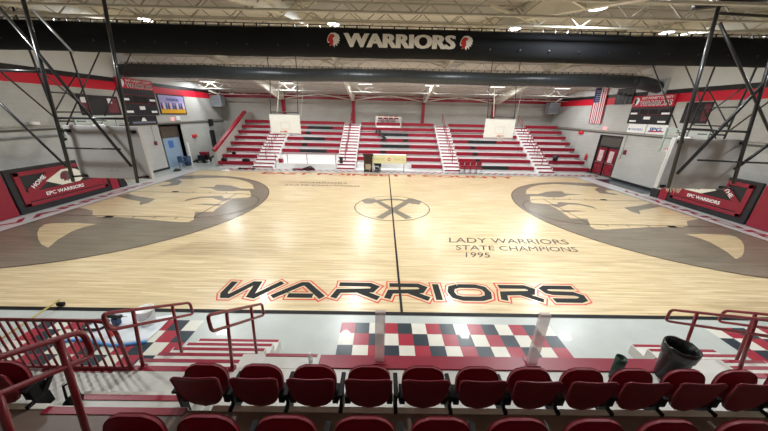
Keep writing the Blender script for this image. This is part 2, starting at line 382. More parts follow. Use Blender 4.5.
BR=[(.77,1.23),(.93,1.51),(1.19,1.49),(1.62,1.0),(1.41,.47),(1.04,.57),(.8,.85)]
HA=[(-.96,.95),(-.74,1.14),(.87,-1.42),(.55,-1.61)]; HB=[(.8,1.19),(1.15,1.08),(-.45,-1.62),(-.76,-1.45)]
BW=[(-.82,1.09),(-.36,1.3),(.05,1.42),(.45,1.39),(.83,1.15),(.81,.89),(.43,1.1),(.04,1.15),(-.36,1.03),(-.78,.8)]
for i, s_ in enumerate((BL, BR, HA, HB, BW)): ax.poly([(x, y, .003+.001*i) for x, y in s_], graywood)
struct(ax, 'painted_crossed_axes', fl)
# big block lettering WARRIORS
GL = {'W': [[(.02,.97),(.0,.25),(.05,.05),(.14,.05),(.42,.88),(.50,.88),(.52,.1),(.60,.06),(.97,.97)]],
      'A': [[(.0,.04),(.48,.88),(.58,.88),(1.0,.04)], [(.3,.14),(.80,.14)]],
      'R': [[(.12,.9),(.80,.9),(.93,.75),(.85,.52),(.14,.46),(.06,.04)], [(.58,.46),(1.0,.04)]],
      'I': [[(.5,1.0),(.5,0)]],
      'O': [[(.28,.9),(.72,.9),(.9,.78),(.95,.5),(.9,.22),(.72,.1),(.28,.1),(.1,.22),(.05,.5),(.1,.78),(.28,.9)]],
      'S': [[(.95,.9),(.18,.9),(.06,.78),(.1,.6),(.22,.53),(.8,.5),(.93,.36),(.9,.16),(.76,.08),(.1,.08)]]}
wl = MB()
for ch, x0, x1 in (('W',-4.45,-3.1),('A',-3.2,-1.95),('R',-1.75,-.55),('R',-.4,.72),('I',.85,1.1),('O',1.28,2.35),('R',2.55,3.6),('S',3.78,4.75)):
    for st in GL[ch]:
        pts = [(x0+(x1-x0)*u, -7.06+.66*v) for u, v in st]
        for wd, z, mm in ((.34, .003, ink_red), (.27, .0045, maple), (.17, .006, ink_black)):
            ext = (wd-.17)/2; p = [Vector(q) for q in pts]
            if (p[0]-p[-1]).length > .01:
                d0 = (p[0]-p[1]).normalized(); d1 = (p[-1]-p[-2]).normalized(); p[0] = p[0]+d0*ext; p[-1] = p[-1]+d1*ext
            floor_ribbon(wl, p, wd, z, mm)
struct(wl, 'painted_team_lettering', fl)
st = MB()
def ftext(mb, t, x0, x1, y0, y1, m, bold=.01, z=.005, sh=.0):
    return put_text(mb, t, lambda u, v: Vector((x0+(x1-x0)*u+sh*(v), y0+(y1-y0)*v, z)), m, bold)
ftext(st, 'LADY WARRIORS', 1.95, 6.35, -3.82, -3.42, ink_gray, .0, sh=.1)
ftext(st, 'STATE CHAMPIONS', 2.05, 6.3, -4.38, -4.03, ink_gray, .0, sh=.1)
ftext(st, '1995', 2.25, 3.05, -4.88, -4.55, ink_gray, .0, sh=.1)
ftext(st, 'WARRIORS', -5.9, -2.8, 4.45, 4.8, ink_gray, .003)
ftext(st, 'STATE CHAMPIONS', -6.6, -1.9, 3.75, 4.1, ink_gray, .0)
struct(st, 'painted_small_lettering', fl)
et = MB()
ftext(et, 'EAST POINSETT COUNTY', -9.4, 9.4, 6.95, 7.65, mat('brick_lettering_paint', (158, 58, 50), .5), .04, .004)
struct(et, 'painted_far_lettering', fl)
# end borders: white painted strip with red letters, outside each baseline
for sx in (-1, 1):
    b = MB(); x0, x1 = sx*14.43, sx*15.5
    b.add([(x0, -7.6, .004), (x1, -7.6, .004), (x1, 7.9, .004), (x0, 7.9, .004)], [(0,1,2,3)], strip_white)
    for mm, bo, z in ((red_tile, .03, .006),):
        put_text(b, 'WARRIORS', (lambda u, v, z=z: Vector((-14.78-.42*v, -3.9+7.9*u, z))) if sx < 0 else (lambda u, v, z=z: Vector((14.78+.42*v, 4.2-7.9*u, z))), mm, bo)
    if sx > 0:   # black and red runner towards the doors
        b.add([(15.5, 3.4, .006), (16.9, 3.4, .006), (16.9, 7.4, .006), (15.5, 7.4, .006)], [(0,1,2,3)], navy_tile)
    struct(b, 'painted_border_strip', fl)
# coloured floor tiles
ti = MB(); TC = (red_tile, navy_tile, white_tile); T = .305
def tiles(x0, nx, ny, y0=-7.87, off=0, skew=0):
    for r in range(ny):
        for cc in range(nx):
            x = x0+cc*T+skew*r; y = y0-r*T; k = (cc-r+off) % 3
            ti.add([(x, y-T, .002), (x+T, y-T, .002), (x+T, y, .002), (x, y, .002)], [(0,1,2,3)], TC[k])
tiles(-1.34, 15, 3); tiles(-7.7, 11, 5, off=1); tiles(6.7, 12, 5, off=2)
rows = [(0, 1), (1, 0)]
for i in range(110):             # red and slate checked border in front of the far stands
    for j in range(2):
        x = -12.9+i*.27; y = 8.25+j*.27
        if (i+j) % 2 == 0: ti.add([(x, y, .002), (x+.27, y, .002), (x+.27, y+.27, .002), (x, y+.27, .002)], [(0,1,2,3)], red_vinyl if i % 4 else navy_tile)
struct(ti, 'floor_tile_pattern')

# ------------------------------------------------------------------ roof steel
FX = (-10.5, -3.5, 3.5, 10.6)
def raf_bot(y):
    if y > 2.5: return roof(y) - .42 - .38*max(0, (y-9)/7)
    return roof(y) - .42 - .38*max(0, (-4-y)/7)
for i, x in enumerate(FX):
    t = thing('portal_frame', 'cream steel roof frame over red column, %s from the left wall' % ('first', 'second', 'third', 'fourth')[i], 'roof frame', (x, 16.5, 0), 'steel roof frames')
    ys = [16.55, 15.6, 12, 9, 6, 2.5, -1, -4, -8, -14.2]
    mb = MB()
    vs = []
    for y in ys:
        zt = roof(y)-.02; zb = raf_bot(y) if y < 16 else 5.42
        vs += [(-.1, y-16.5, zb), (.1, y-16.5, zb), (.1, y-16.5, zt), (-.1, y-16.5, zt)]
    n = len(ys); fs = [(0,1,2,3), (4*n-4, 4*n-1, 4*n-2, 4*n-3)]
    for k in range(n-1):
        for q in range(4): fs.append((4*k+q, 4*k+(q+1) % 4, 4*k+4+(q+1) % 4, 4*k+4+q))
    mb.add(vs, fs, steel_white); mb.build('rafter', t)
    MB().box((-.14, -.15, 3.27), (.14, .2, 5.42), rail_red).build('column', t)
    for y in (6.9, 3.2, -.4, -3.6, -6.2):
        for s2 in (-1, 1):
            MB().bar((s2*.05, y-16.5, raf_bot(y)+.02), (s2*1.1, y-16.5, roof(y)-.1), .06, .06, steel_white).build('flange_brace', t)
names = ['nearest', 'second', 'third', 'fourth', 'fifth', 'sixth', 'seventh', 'eighth', 'ninth', 'tenth', 'eleventh', 'twelfth']
JY = (-7.0, -5.2, -3.4, -1.7, .2, 2.1, 4.2, 6.9, 9.0, 11.0, 13.0, 15.0)
for i, y in enumerate(JY):
    zt = roof(y)-.06; zb = zt-.5
    t = thing('bar_joist', 'grey open-web roof joist spanning the gym, %s counted from the near seats' % names[i], 'roof joist', (0, y, 0), 'open-web roof joists')
    MB().box((-16.9, -.04, zt-.04), (16.9, .04, zt), joist_gray).build('top_chord', t)
    MB().box((-16.9, -.035, zb), (16.9, .035, zb+.04), joist_gray).build('bottom_chord', t)
    wb = MB(); xs = [-16.6+.62*k for k in range(54)]
    for k in range(53):
        wb.bar((xs[k], 0, zb+.02 if k % 2 else zt-.02), (xs[k+1], 0, zt-.02 if k % 2 else zb+.02), .025, .025, joist_gray)
    wb.build('web', t)
# rod bracing between the far columns
for i in range(3):
    a, b = FX[i]+.15, FX[i+1]-.15; mx = (a+b)/2
    o = MB().tube([(a, 16.6, 5.5), ((a+mx)/2, 16.6, 5.78), (mx, 16.6, 5.98), ((b+mx)/2, 16.6, 5.78), (b, 16.6, 5.5)], .06, steel_white).build('eave_brace')
    tag(o, 'white arched brace along the far wall top, in the %s bay from the left' % ('first', 'middle', 'last')[i], 'brace', 'eave braces on the far wall')

# ------------------------------------------------------------------ ducts
def duct(name, label, y, zc, r, mm, x0, x1, sag):
    t = thing(name, label, 'air duct', (0, y, zc))
    pts = []; rs = []; n = 90
    for i in range(n+1):
        x = x0+(x1-x0)*i/n; pts.append((x, 0, sag*math.sin(i*.55)*.5 + sag*math.sin(i*.17))); rs.append(r*(1+.012*math.sin(i*1.9)))
    MB().tube(pts, rs, mm, 28).build('fabric_tube', t)
    hg = MB()
    i = 0; x = x0+.3
    while x < x1:
        hg.box((x-.02, -.02, r-.02), (x+.02, .02, r+.09), black_pipe); x += .40
    h = hg.build('hanger_clips', t); h['kind'] = 'stuff'
    MB().tube([(x0, 0, r+.09), (x1, 0, r+.09)], .012, black_pipe, 6).build('hanger_cable', t)
    return t
dn = duct('air_duct', 'large black fabric duct with WARRIORS lettering, spanning the gym nearest the camera', -2.4, 6.42, .41, duct_black, -16.9, 16.9, .012)
def cyl_map(x0, x1, a0, a1, r=.425):
    return lambda u, v: Vector((x0+(x1-x0)*u, -r*math.cos(a0+(a1-a0)*v), r*math.sin(a0+(a1-a0)*v)))
lt = MB(); put_text(lt, 'WARRIORS', cyl_map(-1.76, 1.68, -.42, .50), ink_white, .085, cuts=10); lt.build('white_lettering', dn)
for x0, x1 in ((-2.3, -1.9), (1.84, 2.24)):
    e = MB(); emblem(e, cyl_map(x0, x1, -.46, .5, .425), ink_white, None); emblem2(e, cyl_map(x0, x1, -.46, .5, .432), ink_red); e.build('head_emblem', dn)
vn = MB()
k = -16.2
while k < 16.5:
    if abs(k) > 2.5: vn.lathe([(.035, 0), (.0, -.012)], (k, -.40, -.16), black_pipe, 8, 'y')
    k += .95
v = vn.build('nozzles', dn); v['label'] = 'small round black air nozzles'
df = duct('air_duct', 'smaller grey-black fabric duct, farther of the two, ending at the right wall', 6.1, 6.47, .37, duct_gray, -16.6, 15.2, .02)
MB().tube([(15.15, 0, 0), (15.7, 0, -.04), (16.2, 0, -.13), (16.88, 0, -.3)], [.37, .38, .37, .33], duct_gray, 24).build('end_elbow', df)
MB().box((16.82, -.5, -.78), (16.94, .6, .2), mat('pale_plate_paint', (176, 184, 188), .4)).build('wall_plate', df)

# ------------------------------------------------------------------ lamps
def highbay(x, y, z, i, label):
    t = thing('highbay_lamp', label, 'ceiling lamp', (x, y, z), 'round highbay lamps')
    MB().lathe([(0, .16), (.1, .16), (.13, .06), (.23, .03), (.24, 0), (.22, -.015)], (0,0,0), steel_white, 20).build('housing', t)
    MB().lathe([(.22, -.015), (.21, -.03), (0, -.035)], (0,0,0), lamp_on, 20).build('lens', t.children[0] if t.children else t)
    MB().tube([(0, 0, .15), (0, 0, roof(y)-z-.02)], .012, steel, 6).build('stem', t)
    L = bpy.data.lights.new('lamp_light', 'AREA'); L.shape = 'DISK'; L.size = .42; L.energy = LAMP_W; L.color = (.95, .985, 1)
    o = bpy.data.objects.new('lamp_light', L); C.objects.link(o); o.parent = t; o.location = (0, 0, -.05)
pos = ('leftmost', 'second from the left', 'third from the left', 'rightmost')
rowd = ('out over the near seats', 'just above the near black duct', 'under the roof ridge', 'above the farther duct')
for r, (xs, y, z) in enumerate(LAMP_ROWS):
    for i, x in enumerate(xs): highbay(x, y, z, i, 'round white highbay lamp hanging %s, %s' % (rowd[r], pos[i]))
highbay(5.04, -4.1, 7.02, 0, 'round white highbay lamp at the top edge of the view, right of centre')
for i, (x, y) in enumerate(((-15.4, 12.7), (-8.7, 12.5), (-2.07, 12.05), (3.47, 12.04), (8.87, 11.9), (14.32, 12.0))):
    t = thing('tube_lamp', 'flat rectangular lit lamp over the far stands, %s from the left' % names[i].replace('nearest', 'first'), 'ceiling lamp', (x, y, 6.55), 'rectangular lamps over the far stands')
    MB().box((-.6, -.16, 0), (.6, .16, .06), steel_white).build('housing', t)
    MB().box((-.57, -.14, -.02), (.57, .14, 0), lamp_far).build('diffuser', t)
    sm = MB()
    for s2 in (-.4, .4): sm.tube([(s2, 0, .05), (s2, 0, roof(y)-6.55)], .01, steel, 5)
    sm.build('suspension', t)
    L = bpy.data.lights.new('lamp_light', 'AREA'); L.shape = 'RECTANGLE'; L.size = 1.1; L.size_y = .28; L.energy = LAMP_W*.8; L.color = (.95, .985, 1)
    o = bpy.data.objects.new('lamp_light', L); C.objects.link(o); o.parent = t; o.location = (0, 0, -.04)

# ------------------------------------------------------------------ far stands
SEC = [(-13.8, -10.9, 'far left'), (-9.1, -4.25, 'left of centre'), (-2.62, 4.38, 'central'), (5.82, 11.9, 'right of centre'), (13.38, 16.5, 'far right')]
BLK = {1: {6: [(-7.63,-5.27)], 5: [(-7.66,-7.18)], 4: [(-7.65,-5.75)], 3: [(-7.62,-7.15)], 2: [(-7.62,-5.3)]},
       2: {5: [(-.68,1.81)], 4: [(-.68,-.23),(1.31,1.77)], 3: [(-.67,1.81)], 2: [(-.67,-.23)]},
       3: {4: [(7.2,9.75)], 3: [(7.24,7.68)], 2: [(7.24,7.68)], 1: [(7.28,7.71)], 0: [(7.3,9.81)]}}
Y0 = 9.1
ROWN = ['bottom', 'second', 'third', 'fourth', 'fifth', 'sixth', 'seventh', 'top']
for si, (xa, xb, nm) in enumerate(SEC):
    t = thing('bleacher_section', 'white far stand with red benches, %s section%s' % (nm, {1: ', black seats forming an E', 2: ', black seats forming a P', 3: ', black seats forming a C'}.get(si, '')), 'bleachers', (0, Y0, 0), 'far side bleacher sections')
    d = MB()
    for k in range(8):
        if si == 1 and k < 2: continue
        yb = 7.68
        d.box((xa, .8*k, max(0, .435*k-.435)), (xb, yb, .435*k if k else .02), riser_white)
    d.build('stepped_deck', t)
    for k in range(8):
        if si == 1 and k < 2: continue
        a, b = xa, xb
        if si == 2 and k == 0: a = 1.85
        if si == 2 and k == 1: b = b; a = -2.62
        z = .435*k
        cuts = BLK.get(si, {}).get(k, [])
        xs = [a] + [c for p in cuts for c in p] + [b]
        for q in range(0, len(xs), 2):
            if xs[q+1]-xs[q] > .01:
                MB().box((xs[q], .22+.8*k, z+.40), (xs[q+1], .56+.8*k, z+.45), bench_red).box((xs[q], .22+.8*k, z+.19), (xs[q+1], .26+.8*k, z+.40), bench_red).build('bench', t)
        for (p0, p1) in cuts:
            q = MB().box((p0, .22+.8*k, z+.40), (p1, .56+.8*k, z+.45), bench_black).box((p0, .22+.8*k, z+.19), (p1, .26+.8*k, z+.40), bench_black).build('bench', t)
            q['label'] = 'black bench segment'
AIS = [(-10.85, -9.15, 'first'), (-4.2, -2.67, 'second'), (4.43, 5.77, 'third'), (11.95, 13.33, 'fourth')]
for ai, (xa, xb, nm) in enumerate(AIS):
    t = thing('aisle_stairs', 'white stepped aisle with red nosings and rails in the far stands, %s from the left' % nm, 'stairs', ((xa+xb)/2, Y0-.35, 0), 'aisle stairs in the far stands')
    h = (xb-xa)/2; d = MB(); n_ = MB()
    for k in range(15):
        z = .2175*(k+1); y = .4*k
        d.box((-h, y, max(0, z-.23)), (h, 8.0, z), riser_white)
        n_.box((-h+.06, y-.015, z-.085), (h-.06, y+.10, z+.006), bench_red)
    d.build('steps', t); n_.build('red_nosing', t)
    for k in range(4):
        y = .9+k*1.5; z = .2175*(int(y/.4)+1); dz = .2175/.4
        off = (.0, -.12, .12, 0)[ai]
        rl = MB().tube([(off, y, z), (off, y, z+.75), (off, y+1.0, z+.75+1.0*dz), (off, y+1.0, z+1.0*dz)], .026, rail_red)
        rl.tube([(off, y, z+.4), (off, y+1.0, z+.4+1.0*dz)], .02, rail_red)
        rl.build('handrail', t)
# landing with railing between the first two aisles
t = thing('viewing_platform', 'low white platform with thin red railing at the front of the far stands', 'platform', (-6.65, 9.1, 0))
MB().box((-2.4, 0, 0), (2.4, 1.6, .44), riser_white).box((-2.4, 1.58, .4), (2.4, 1.64, .9), riser_white).build('deck', t)
rl = MB().tube([(-2.4, .05, 1.22), (2.4, .05, 1.22)], .025, rail_red)
rl.build('top_rail', t)
for x in (-2.4, -1.45, .1, 2.4): MB().tube([(x, .05, .4), (x, .05, 1.22)], .025, rail_red).build('post', t)
# sloped end wall with red cap
t = thing('stand_end_wall', 'sloping grey end wall with red cap, left end of the far stands', 'wall', (-13.98, 9.55, 0))
prof = [(-.1, 0), (-.1, 1.25), (5.9, 4.15), (7.15, 4.15), (7.15, 0)]
vs = [(x, y, z) for x in (-.12, .12) for y, z in prof]
MB().add(vs, [(4,3,2,1,0), (5,6,7,8,9)] + [(i, (i+1) % 5, (i+1) % 5+5, i+5) for i in range(5)], blockL).build('wall_panel', t)
MB().bar((0, -.16, 1.27), (0, 5.95, 4.22), .27, .2, rail_red).build('red_cap', t)

# ------------------------------------------------------------------ hanging side goals
def pipe_frame(t, xs, y0, y1, z0, z1, r, mm, back):
    # two uprights, cross rails and diagonal braces running back to the roof
    for x in xs: MB().tube([(x, y0, z0), (x, y1, z1)], r, mm, 10).build('upright', t)
def side_goal(x0, x1, yb, zb, zt, facing, label, near):
    xc = (x0+x1)/2; t = thing('hanging_basketball_goal', label, 'basketball goal', (xc, yb, zb), 'cross-court hanging goals'); h = (x1-x0)/2; H = zt-zb
    f = facing
    bm_ = panel_gray if near else board_white
    bd = MB().box((-h, -.02, 0), (h, .02, H), bm_)
    if near: bd.box((-h, .02, 0), (-h+.04, .08, H), bm_).box((h-.04, .02, 0), (h, .08, H), bm_)
    for s2 in (() if near else (-1, 1)): bd.box((s2*h-.03, -.05*0-.06 if f > 0 else -.02, 0), (s2*h+.03, .02 if f > 0 else .06, H), bm_)
    if not near: bd.box((-h, -.06 if f > 0 else -.02, H-.04), (h, .02 if f > 0 else .06, H), bm_).box((-h, -.06 if f > 0 else -.02, 0), (h, .02 if f > 0 else .06, .04), bm_)
    bdo = bd.build('backboard', t, .012)
    if near:
        bo = MB()
        for bx in (-.09, .05):
            for bz in (.22, .33): bo.lathe([(.022, 0), (0, -.02)], (bx, -.022, bz), steel, 8, 'y')
        bo.build('bolts', bdo)
    else:
        tg = MB(); z0 = .28
        for a, b in (((-.3, z0), (.3, z0+.03)), ((-.3, z0+.42), (.3, z0+.45)), ((-.3, z0), (-.27, z0+.45)), ((.27, z0), (.3, z0+.45))):
            tg.box((a[0], -.024, a[1]), (b[0], -.02, b[1]), mat('faded_target_paint', (222, 212, 196), .5))
        tg.build('target_square', bdo)
    ry = f*.38
    rm = MB().tube([(.23*math.cos(a), ry+.23*math.sin(a), .17) for a in [2*PI*i/24 for i in range(24)]], .011, orange, 6, closed=True)
    rm.box((-.09, min(f*.02, f*.15), .13), (.09, max(f*.02, f*.15), .18), orange)
    o = rm.build('rim', t)
    nt = MB()
    for i in range(12):
        a = 2*PI*i/12; a2 = a+PI/12; a3 = a-PI/12
        for aa in (a2, a3):
            nt.tube([(.22*math.cos(a), ry+.22*math.sin(a), .16), (.16*math.cos(aa), ry+.16*math.sin(aa), -.02), (.12*math.cos(a), ry+.12*math.sin(a), -.2)], .005, net_white, 4)
    nt.build('net', o)
    return t, xc, h, H
galv = mat('bright_galvanised_pipe', (186, 190, 194), .3, metal=.5)
for sgn, x0, x1, lab in ((-1, -8.2, -6.41, 'left'), (1, 6.55, 8.32, 'right')):
    yb = -5.75 if sgn < 0 else -5.85; Z0 = 2.62 if sgn < 0 else 2.66
    t, xc, h, H = side_goal(x0, x1, yb, Z0, Z0+(1.28 if sgn < 0 else 1.24), 1, 'large grey backboard seen from behind in a black pipe frame, near %s' % lab, True)
    Q = lambda x, z, y=None: (x-xc, (y if y is not None else yb-.15)-yb, z-Z0)
    def T(nm, r, *p, m=black_pipe): MB().tube([Q(*q) for q in p], r, m, 10).build(nm, t)
    if sgn < 0:
        ups = [(-8.30, 2.55, -7.80, 6.80), (-6.69, 2.55, -6.17, 6.80)]
    else:
        ups = [(6.70, 2.70, 6.19, 6.80), (8.29, 2.85, 7.59, 6.60)]
    U = lambda k, z: ups[k][0]+(ups[k][2]-ups[k][0])*(z-ups[k][1])/(ups[k][3]-ups[k][1])
    for k in (0, 1): T('upright', .036, (U(k, ups[k][1]), ups[k][1], yb-.15), (U(k, ups[k][3]), ups[k][3], yb-.15))
    for k in (0, 1):
        for zz in (Z0+.06, Z0+1.16):
            s2 = -1 if k == 0 else 1; xe = x0+.12 if k == 0 else x1-.12
            MB().tube([Q(U(k, zz)+s2*-.02, zz, yb-.15), Q(xe, zz, yb-.03)], .024, black_pipe, 8).box(Q(xe-.07, zz-.035, yb-.05), Q(xe+.07, zz+.035, yb-.025), black_pipe).build('clamp', t)
    if sgn < 0:
        T('cross_rail', .026, (U(0, 4.06), 4.06), (U(1, 4.08), 4.08)); T('cross_rail', .02, (U(0, 3.38), 3.38), (-6.86, 3.38))
        T('diagonal_brace', .032, (-8.55, 6.45), (-7.94, 5.34), (-6.72, 2.96))
        T('stay', .026, (-9.9, 4.95), (-9.26, 4.36), (-8.32, 2.92)); T('stay', .03, (-9.6, 5.04), (U(0, 5.02), 5.02))
        T('stay', .022, (-7.72, 6.15, -5.9), (-7.21, 5.40, -5.9), m=galv)
    else:
        T('cross_rail', .028, (U(0, 4.12), 4.12), (U(1, 4.08), 4.08)); T('cross_rail', .024, (7.15, 3.41), (9.3, 3.36))
        T('diagonal_brace', .036, (6.78, 3.06), (8.0, 5.33), (8.55, 6.3))
        T('stay', .065, (5.75, 6.46), (7.8, 6.72)); T('stay', .026, (6.3, 6.36), (8.5, 6.30))
        T('stay', .028, (6.38, 6.2), (8.7, 3.95)); T('stay', .034, (8.15, 3.2), (9.2, 4.4))
for sgn, x0, x1, lab in ((-1, -7.9, -6.0, 'left'), (1, 6.25, 8.15, 'right')):
    yb = 6.1
    t, xc, h, H = side_goal(x0, x1, yb, 2.93, 4.14, -1, 'white backboard with orange rim hanging before the far stands, %s one' % lab, False)
    zr = roof(yb)-2.93
    for x in (-.93*h, .93*h): MB().tube([(x, .08, .1), (x, .12, 1.6), (x, .56, 3.0), (x, .62, zr-.1)], .025, black_pipe, 8).build('upright', t)
    MB().tube([(-.93*h, .12, H+.12), (.93*h, .12, H+.12)], .03, black_pipe, 8).build('cross_rail', t)
    MB().tube([(-.5*h, .1, H+.1), (-.35*h, 1.5, zr-.1)], .03, steel_white, 8).build('stay', t)
    MB().tube([(1.1*h, .2, H-.1), (1.45*h, .62, zr-.6), (1.45*h, .62, zr-.1)], .012, steel_white, 6).build('stay', t)

# ------------------------------------------------------------------ glass main goals
for sx, lab in ((-1, 'left'), (1, 'right')):
    X = sx*13.1; t = thing('glass_basketball_goal', 'clear glass backboard with orange rim at the %s end of the court' % lab, 'basketball goal', (X, 0, 2.85), 'main end goals')
    gb = MB().box((-.015, -.9, 0), (.015, .9, 1.07), glass).build('glass_backboard', t)
    fr = MB()
    for a, b in (((-.03,-.93,-.03),(.03,.93,.03)), ((-.03,-.93,1.04),(.03,.93,1.10)), ((-.03,-.93,0),(.03,-.87,1.07)), ((-.03,.87,0),(.03,.93,1.07))): fr.box(a, b, mat('pale_green_frame', (150, 162, 158), .4))
    fr.build('board_frame', t)
    tg = MB()
    for a, b in (((-.018,-.3,.3),(.018,.3,.34)), ((-.018,-.3,.72),(.018,.3,.76)), ((-.018,-.3,.3),(.018,-.26,.76)), ((-.018,.26,.3),(.018,.3,.76))): tg.box(a, b, ink_white)
    tg.build('target_square', gb)
    rx = -sx*.4
    rm = MB().tube([(rx+.23*math.cos(2*PI*i/24), .23*math.sin(2*PI*i/24), .2) for i in range(24)], .012, ink_red, 6, closed=True).box((min(-sx*.02, -sx*.18), -.09, .14), (max(-sx*.02, -sx*.18), .09, .21), ink_red)
    rmo = rm.build('rim', t)
    nt = MB()
    for i in range(12):
        a = 2*PI*i/12
        for a2 in (a+PI/12, a-PI/12): nt.tube([(rx+.22*math.cos(a), .22*math.sin(a), .19), (rx+.16*math.cos(a2), .16*math.sin(a2), .02), (rx+.12*math.cos(a), .12*math.sin(a), -.18)], .005, net_white, 4)
    nt.build('net', rmo)
    zr = roof(0)-2.85; o_ = sx*.9
    for y in (-.75, .75):
        MB().tube([(o_, y, .1), (o_, y, zr-.1)], .035, black_pipe, 8).build('upright', t)
        MB().tube([(o_, y, .9), (sx*.03, y*.6, .9)], .03, black_pipe, 8).build('arm', t)
        MB().tube([(o_, y, .2), (sx*.03, y*.6, .2)], .03, black_pipe, 8).build('arm', t)
        MB().tube([(o_, y, .35), (sx*.2, y+2.8, zr-.3)], .028, black_pipe, 8).build('stay', t)
    for z in (.15, 1.25, 2.0): MB().tube([(o_, -.75, z), (o_, .75, z)], .028, black_pipe, 8).build('cross_rail', t)
    MB().tube([(o_, -.75, 1.2), (o_, .75, 2.9)], .024, black_pipe, 8).build('diagonal_brace', t)
    MB().tube([(o_, .75, 1.2), (o_, -.75, 2.9)], .024, black_pipe, 8).build('diagonal_brace', t)
    MB().tube([(o_, -.75, 1.0), (sx*.4, -3.4, zr-.9)], .028, black_pipe, 8).build('stay', t)

# ------------------------------------------------------------------ padded side barriers
for sx, word, lab in ((-1, 'HOME', 'left'), (1, 'THE', 'right')):
    X = sx*15.6; f = -sx                    # visible face points towards the court
    t = thing('padded_barrier', 'crimson and black padded barrier with white lettering and head emblem, %s side' % lab, 'padding', (X, 0, 0), 'padded side barriers')
    yl, yr = -1.95, 2.05
    if sx > 0: yl, yr = -1.55, 1.98
    def bx(y0, y1, z0, z1, d0, d1, m, nm, bev=.0):
        return MB().box((min(f*d0, f*d1), y0, z0), (max(f*d0, f*d1), y1, z1), m).build(nm, t, bev)
    bx(yl, yr, 0, 1.88, -.12, 0, pad_black, 'black_pad', .03)
    # raised crimson frame
    fr = MB()
    for (y0, y1, z0, z1) in ((yl+.22, yr-.15, .26, .42), (yl+.22, yr-.15, 1.56, 1.74), (yl+.22, yl+.42, .26, 1.74), (yr-.35, yr-.15, .26, 1.74)):
        fr.box((min(0, f*.05), y0, z0), (max(0, f*.05), y1, z1), pad_red)
    fr.build('crimson_frame', t, .02)
    bx(yl+.42, yr-.35, .46, .86, 0, .035, pad_red, 'name_band', .01)
    P = lambda y, z, d=.03: (f*d, y, z)
    # diagonal band, left for HOME / right for THE
    if sx < 0: dg = [(-1.45, .86), (-1.1, .86), (-.05, 1.56), (-.55, 1.56), (-1.45, 1.0)]
    else: dg = [(-1.0, .86), (-.6, .86), (.35, 1.56), (-.1, 1.56)]; dg = [(-.95-.1, .9), (-.62, .86), (.3, 1.56), (-.25, 1.56)]
    if sx > 0: dg = [(-1.12, .88), (-.82, .86), (.0, 1.54), (-.4, 1.56)]
    MB().poly([P(y, z) for y, z in dg], pad_red).build('diagonal_band', t)
    cy = .12 if sx < 0 else .75
    dm = [(cy-.85, 1.18), (cy-.3, .88), (cy+.5, .88), (cy+.9, 1.15), (cy+.5, 1.48), (cy, 1.62)]
    MB().poly([P(y, z, .04) for y, z in dm], pad_white).build('white_diamond', t)
    e = MB(); s3 = -f
    emblem(e, lambda u, v: Vector((f*.045, cy-.27+.54*u, .98+.5*v)), dark_gray, None); emblem2(e, lambda u, v: Vector((f*.05, cy-.27+.54*u, .98+.5*v)), brick_red)
    e.build('head_emblem', t)
    tx = MB(); tw = MB()
    if sx < 0:
        put_text(tx, 'EPC WARRIORS', plane_map((f*.05, -.9, .57), (0, 1.6, 0), (0, 0, .16)), ink_white, .03)
        put_text(tw, word, plane_map((f*.05, -1.22, .97), (0, .56, .38), (0, -.09, .14)), ink_white, .03)
    else:
        put_text(tx, 'EPC WARRIORS', plane_map((f*.05, 1.0, .57), (0, -1.45, 0), (0, 0, .16)), ink_white, .03)
        put_text(tw, word, plane_map((f*.05, -.36, 1.30), (0, -.36, -.32), (0, -.09, .13)), ink_white, .03)
    tx.build('name_lettering', t); tw.build('diagonal_lettering', t)
    # neighbouring pads
    n0 = MB().box((min(-f*.1, 0), yl-2.6, 0), (max(-f*.1, 0), yl-.06, 1.82), pad_red).build('side_pad', t, .03); n0['label'] = 'plain crimson pad'
    n1 = MB().box((min(-f*.1, 0), yr+.05, 0), (max(-f*.1, 0), yr+.5, 1.0 if sx < 0 else .7), pad_red).build('side_pad', t, .03)
    n2 = MB().box((min(-f*.1, 0), yr+.55, 0), (max(-f*.1, 0), yr+1.0, .9 if sx < 0 else .5), pad_black).build('end_pad', t, .03)

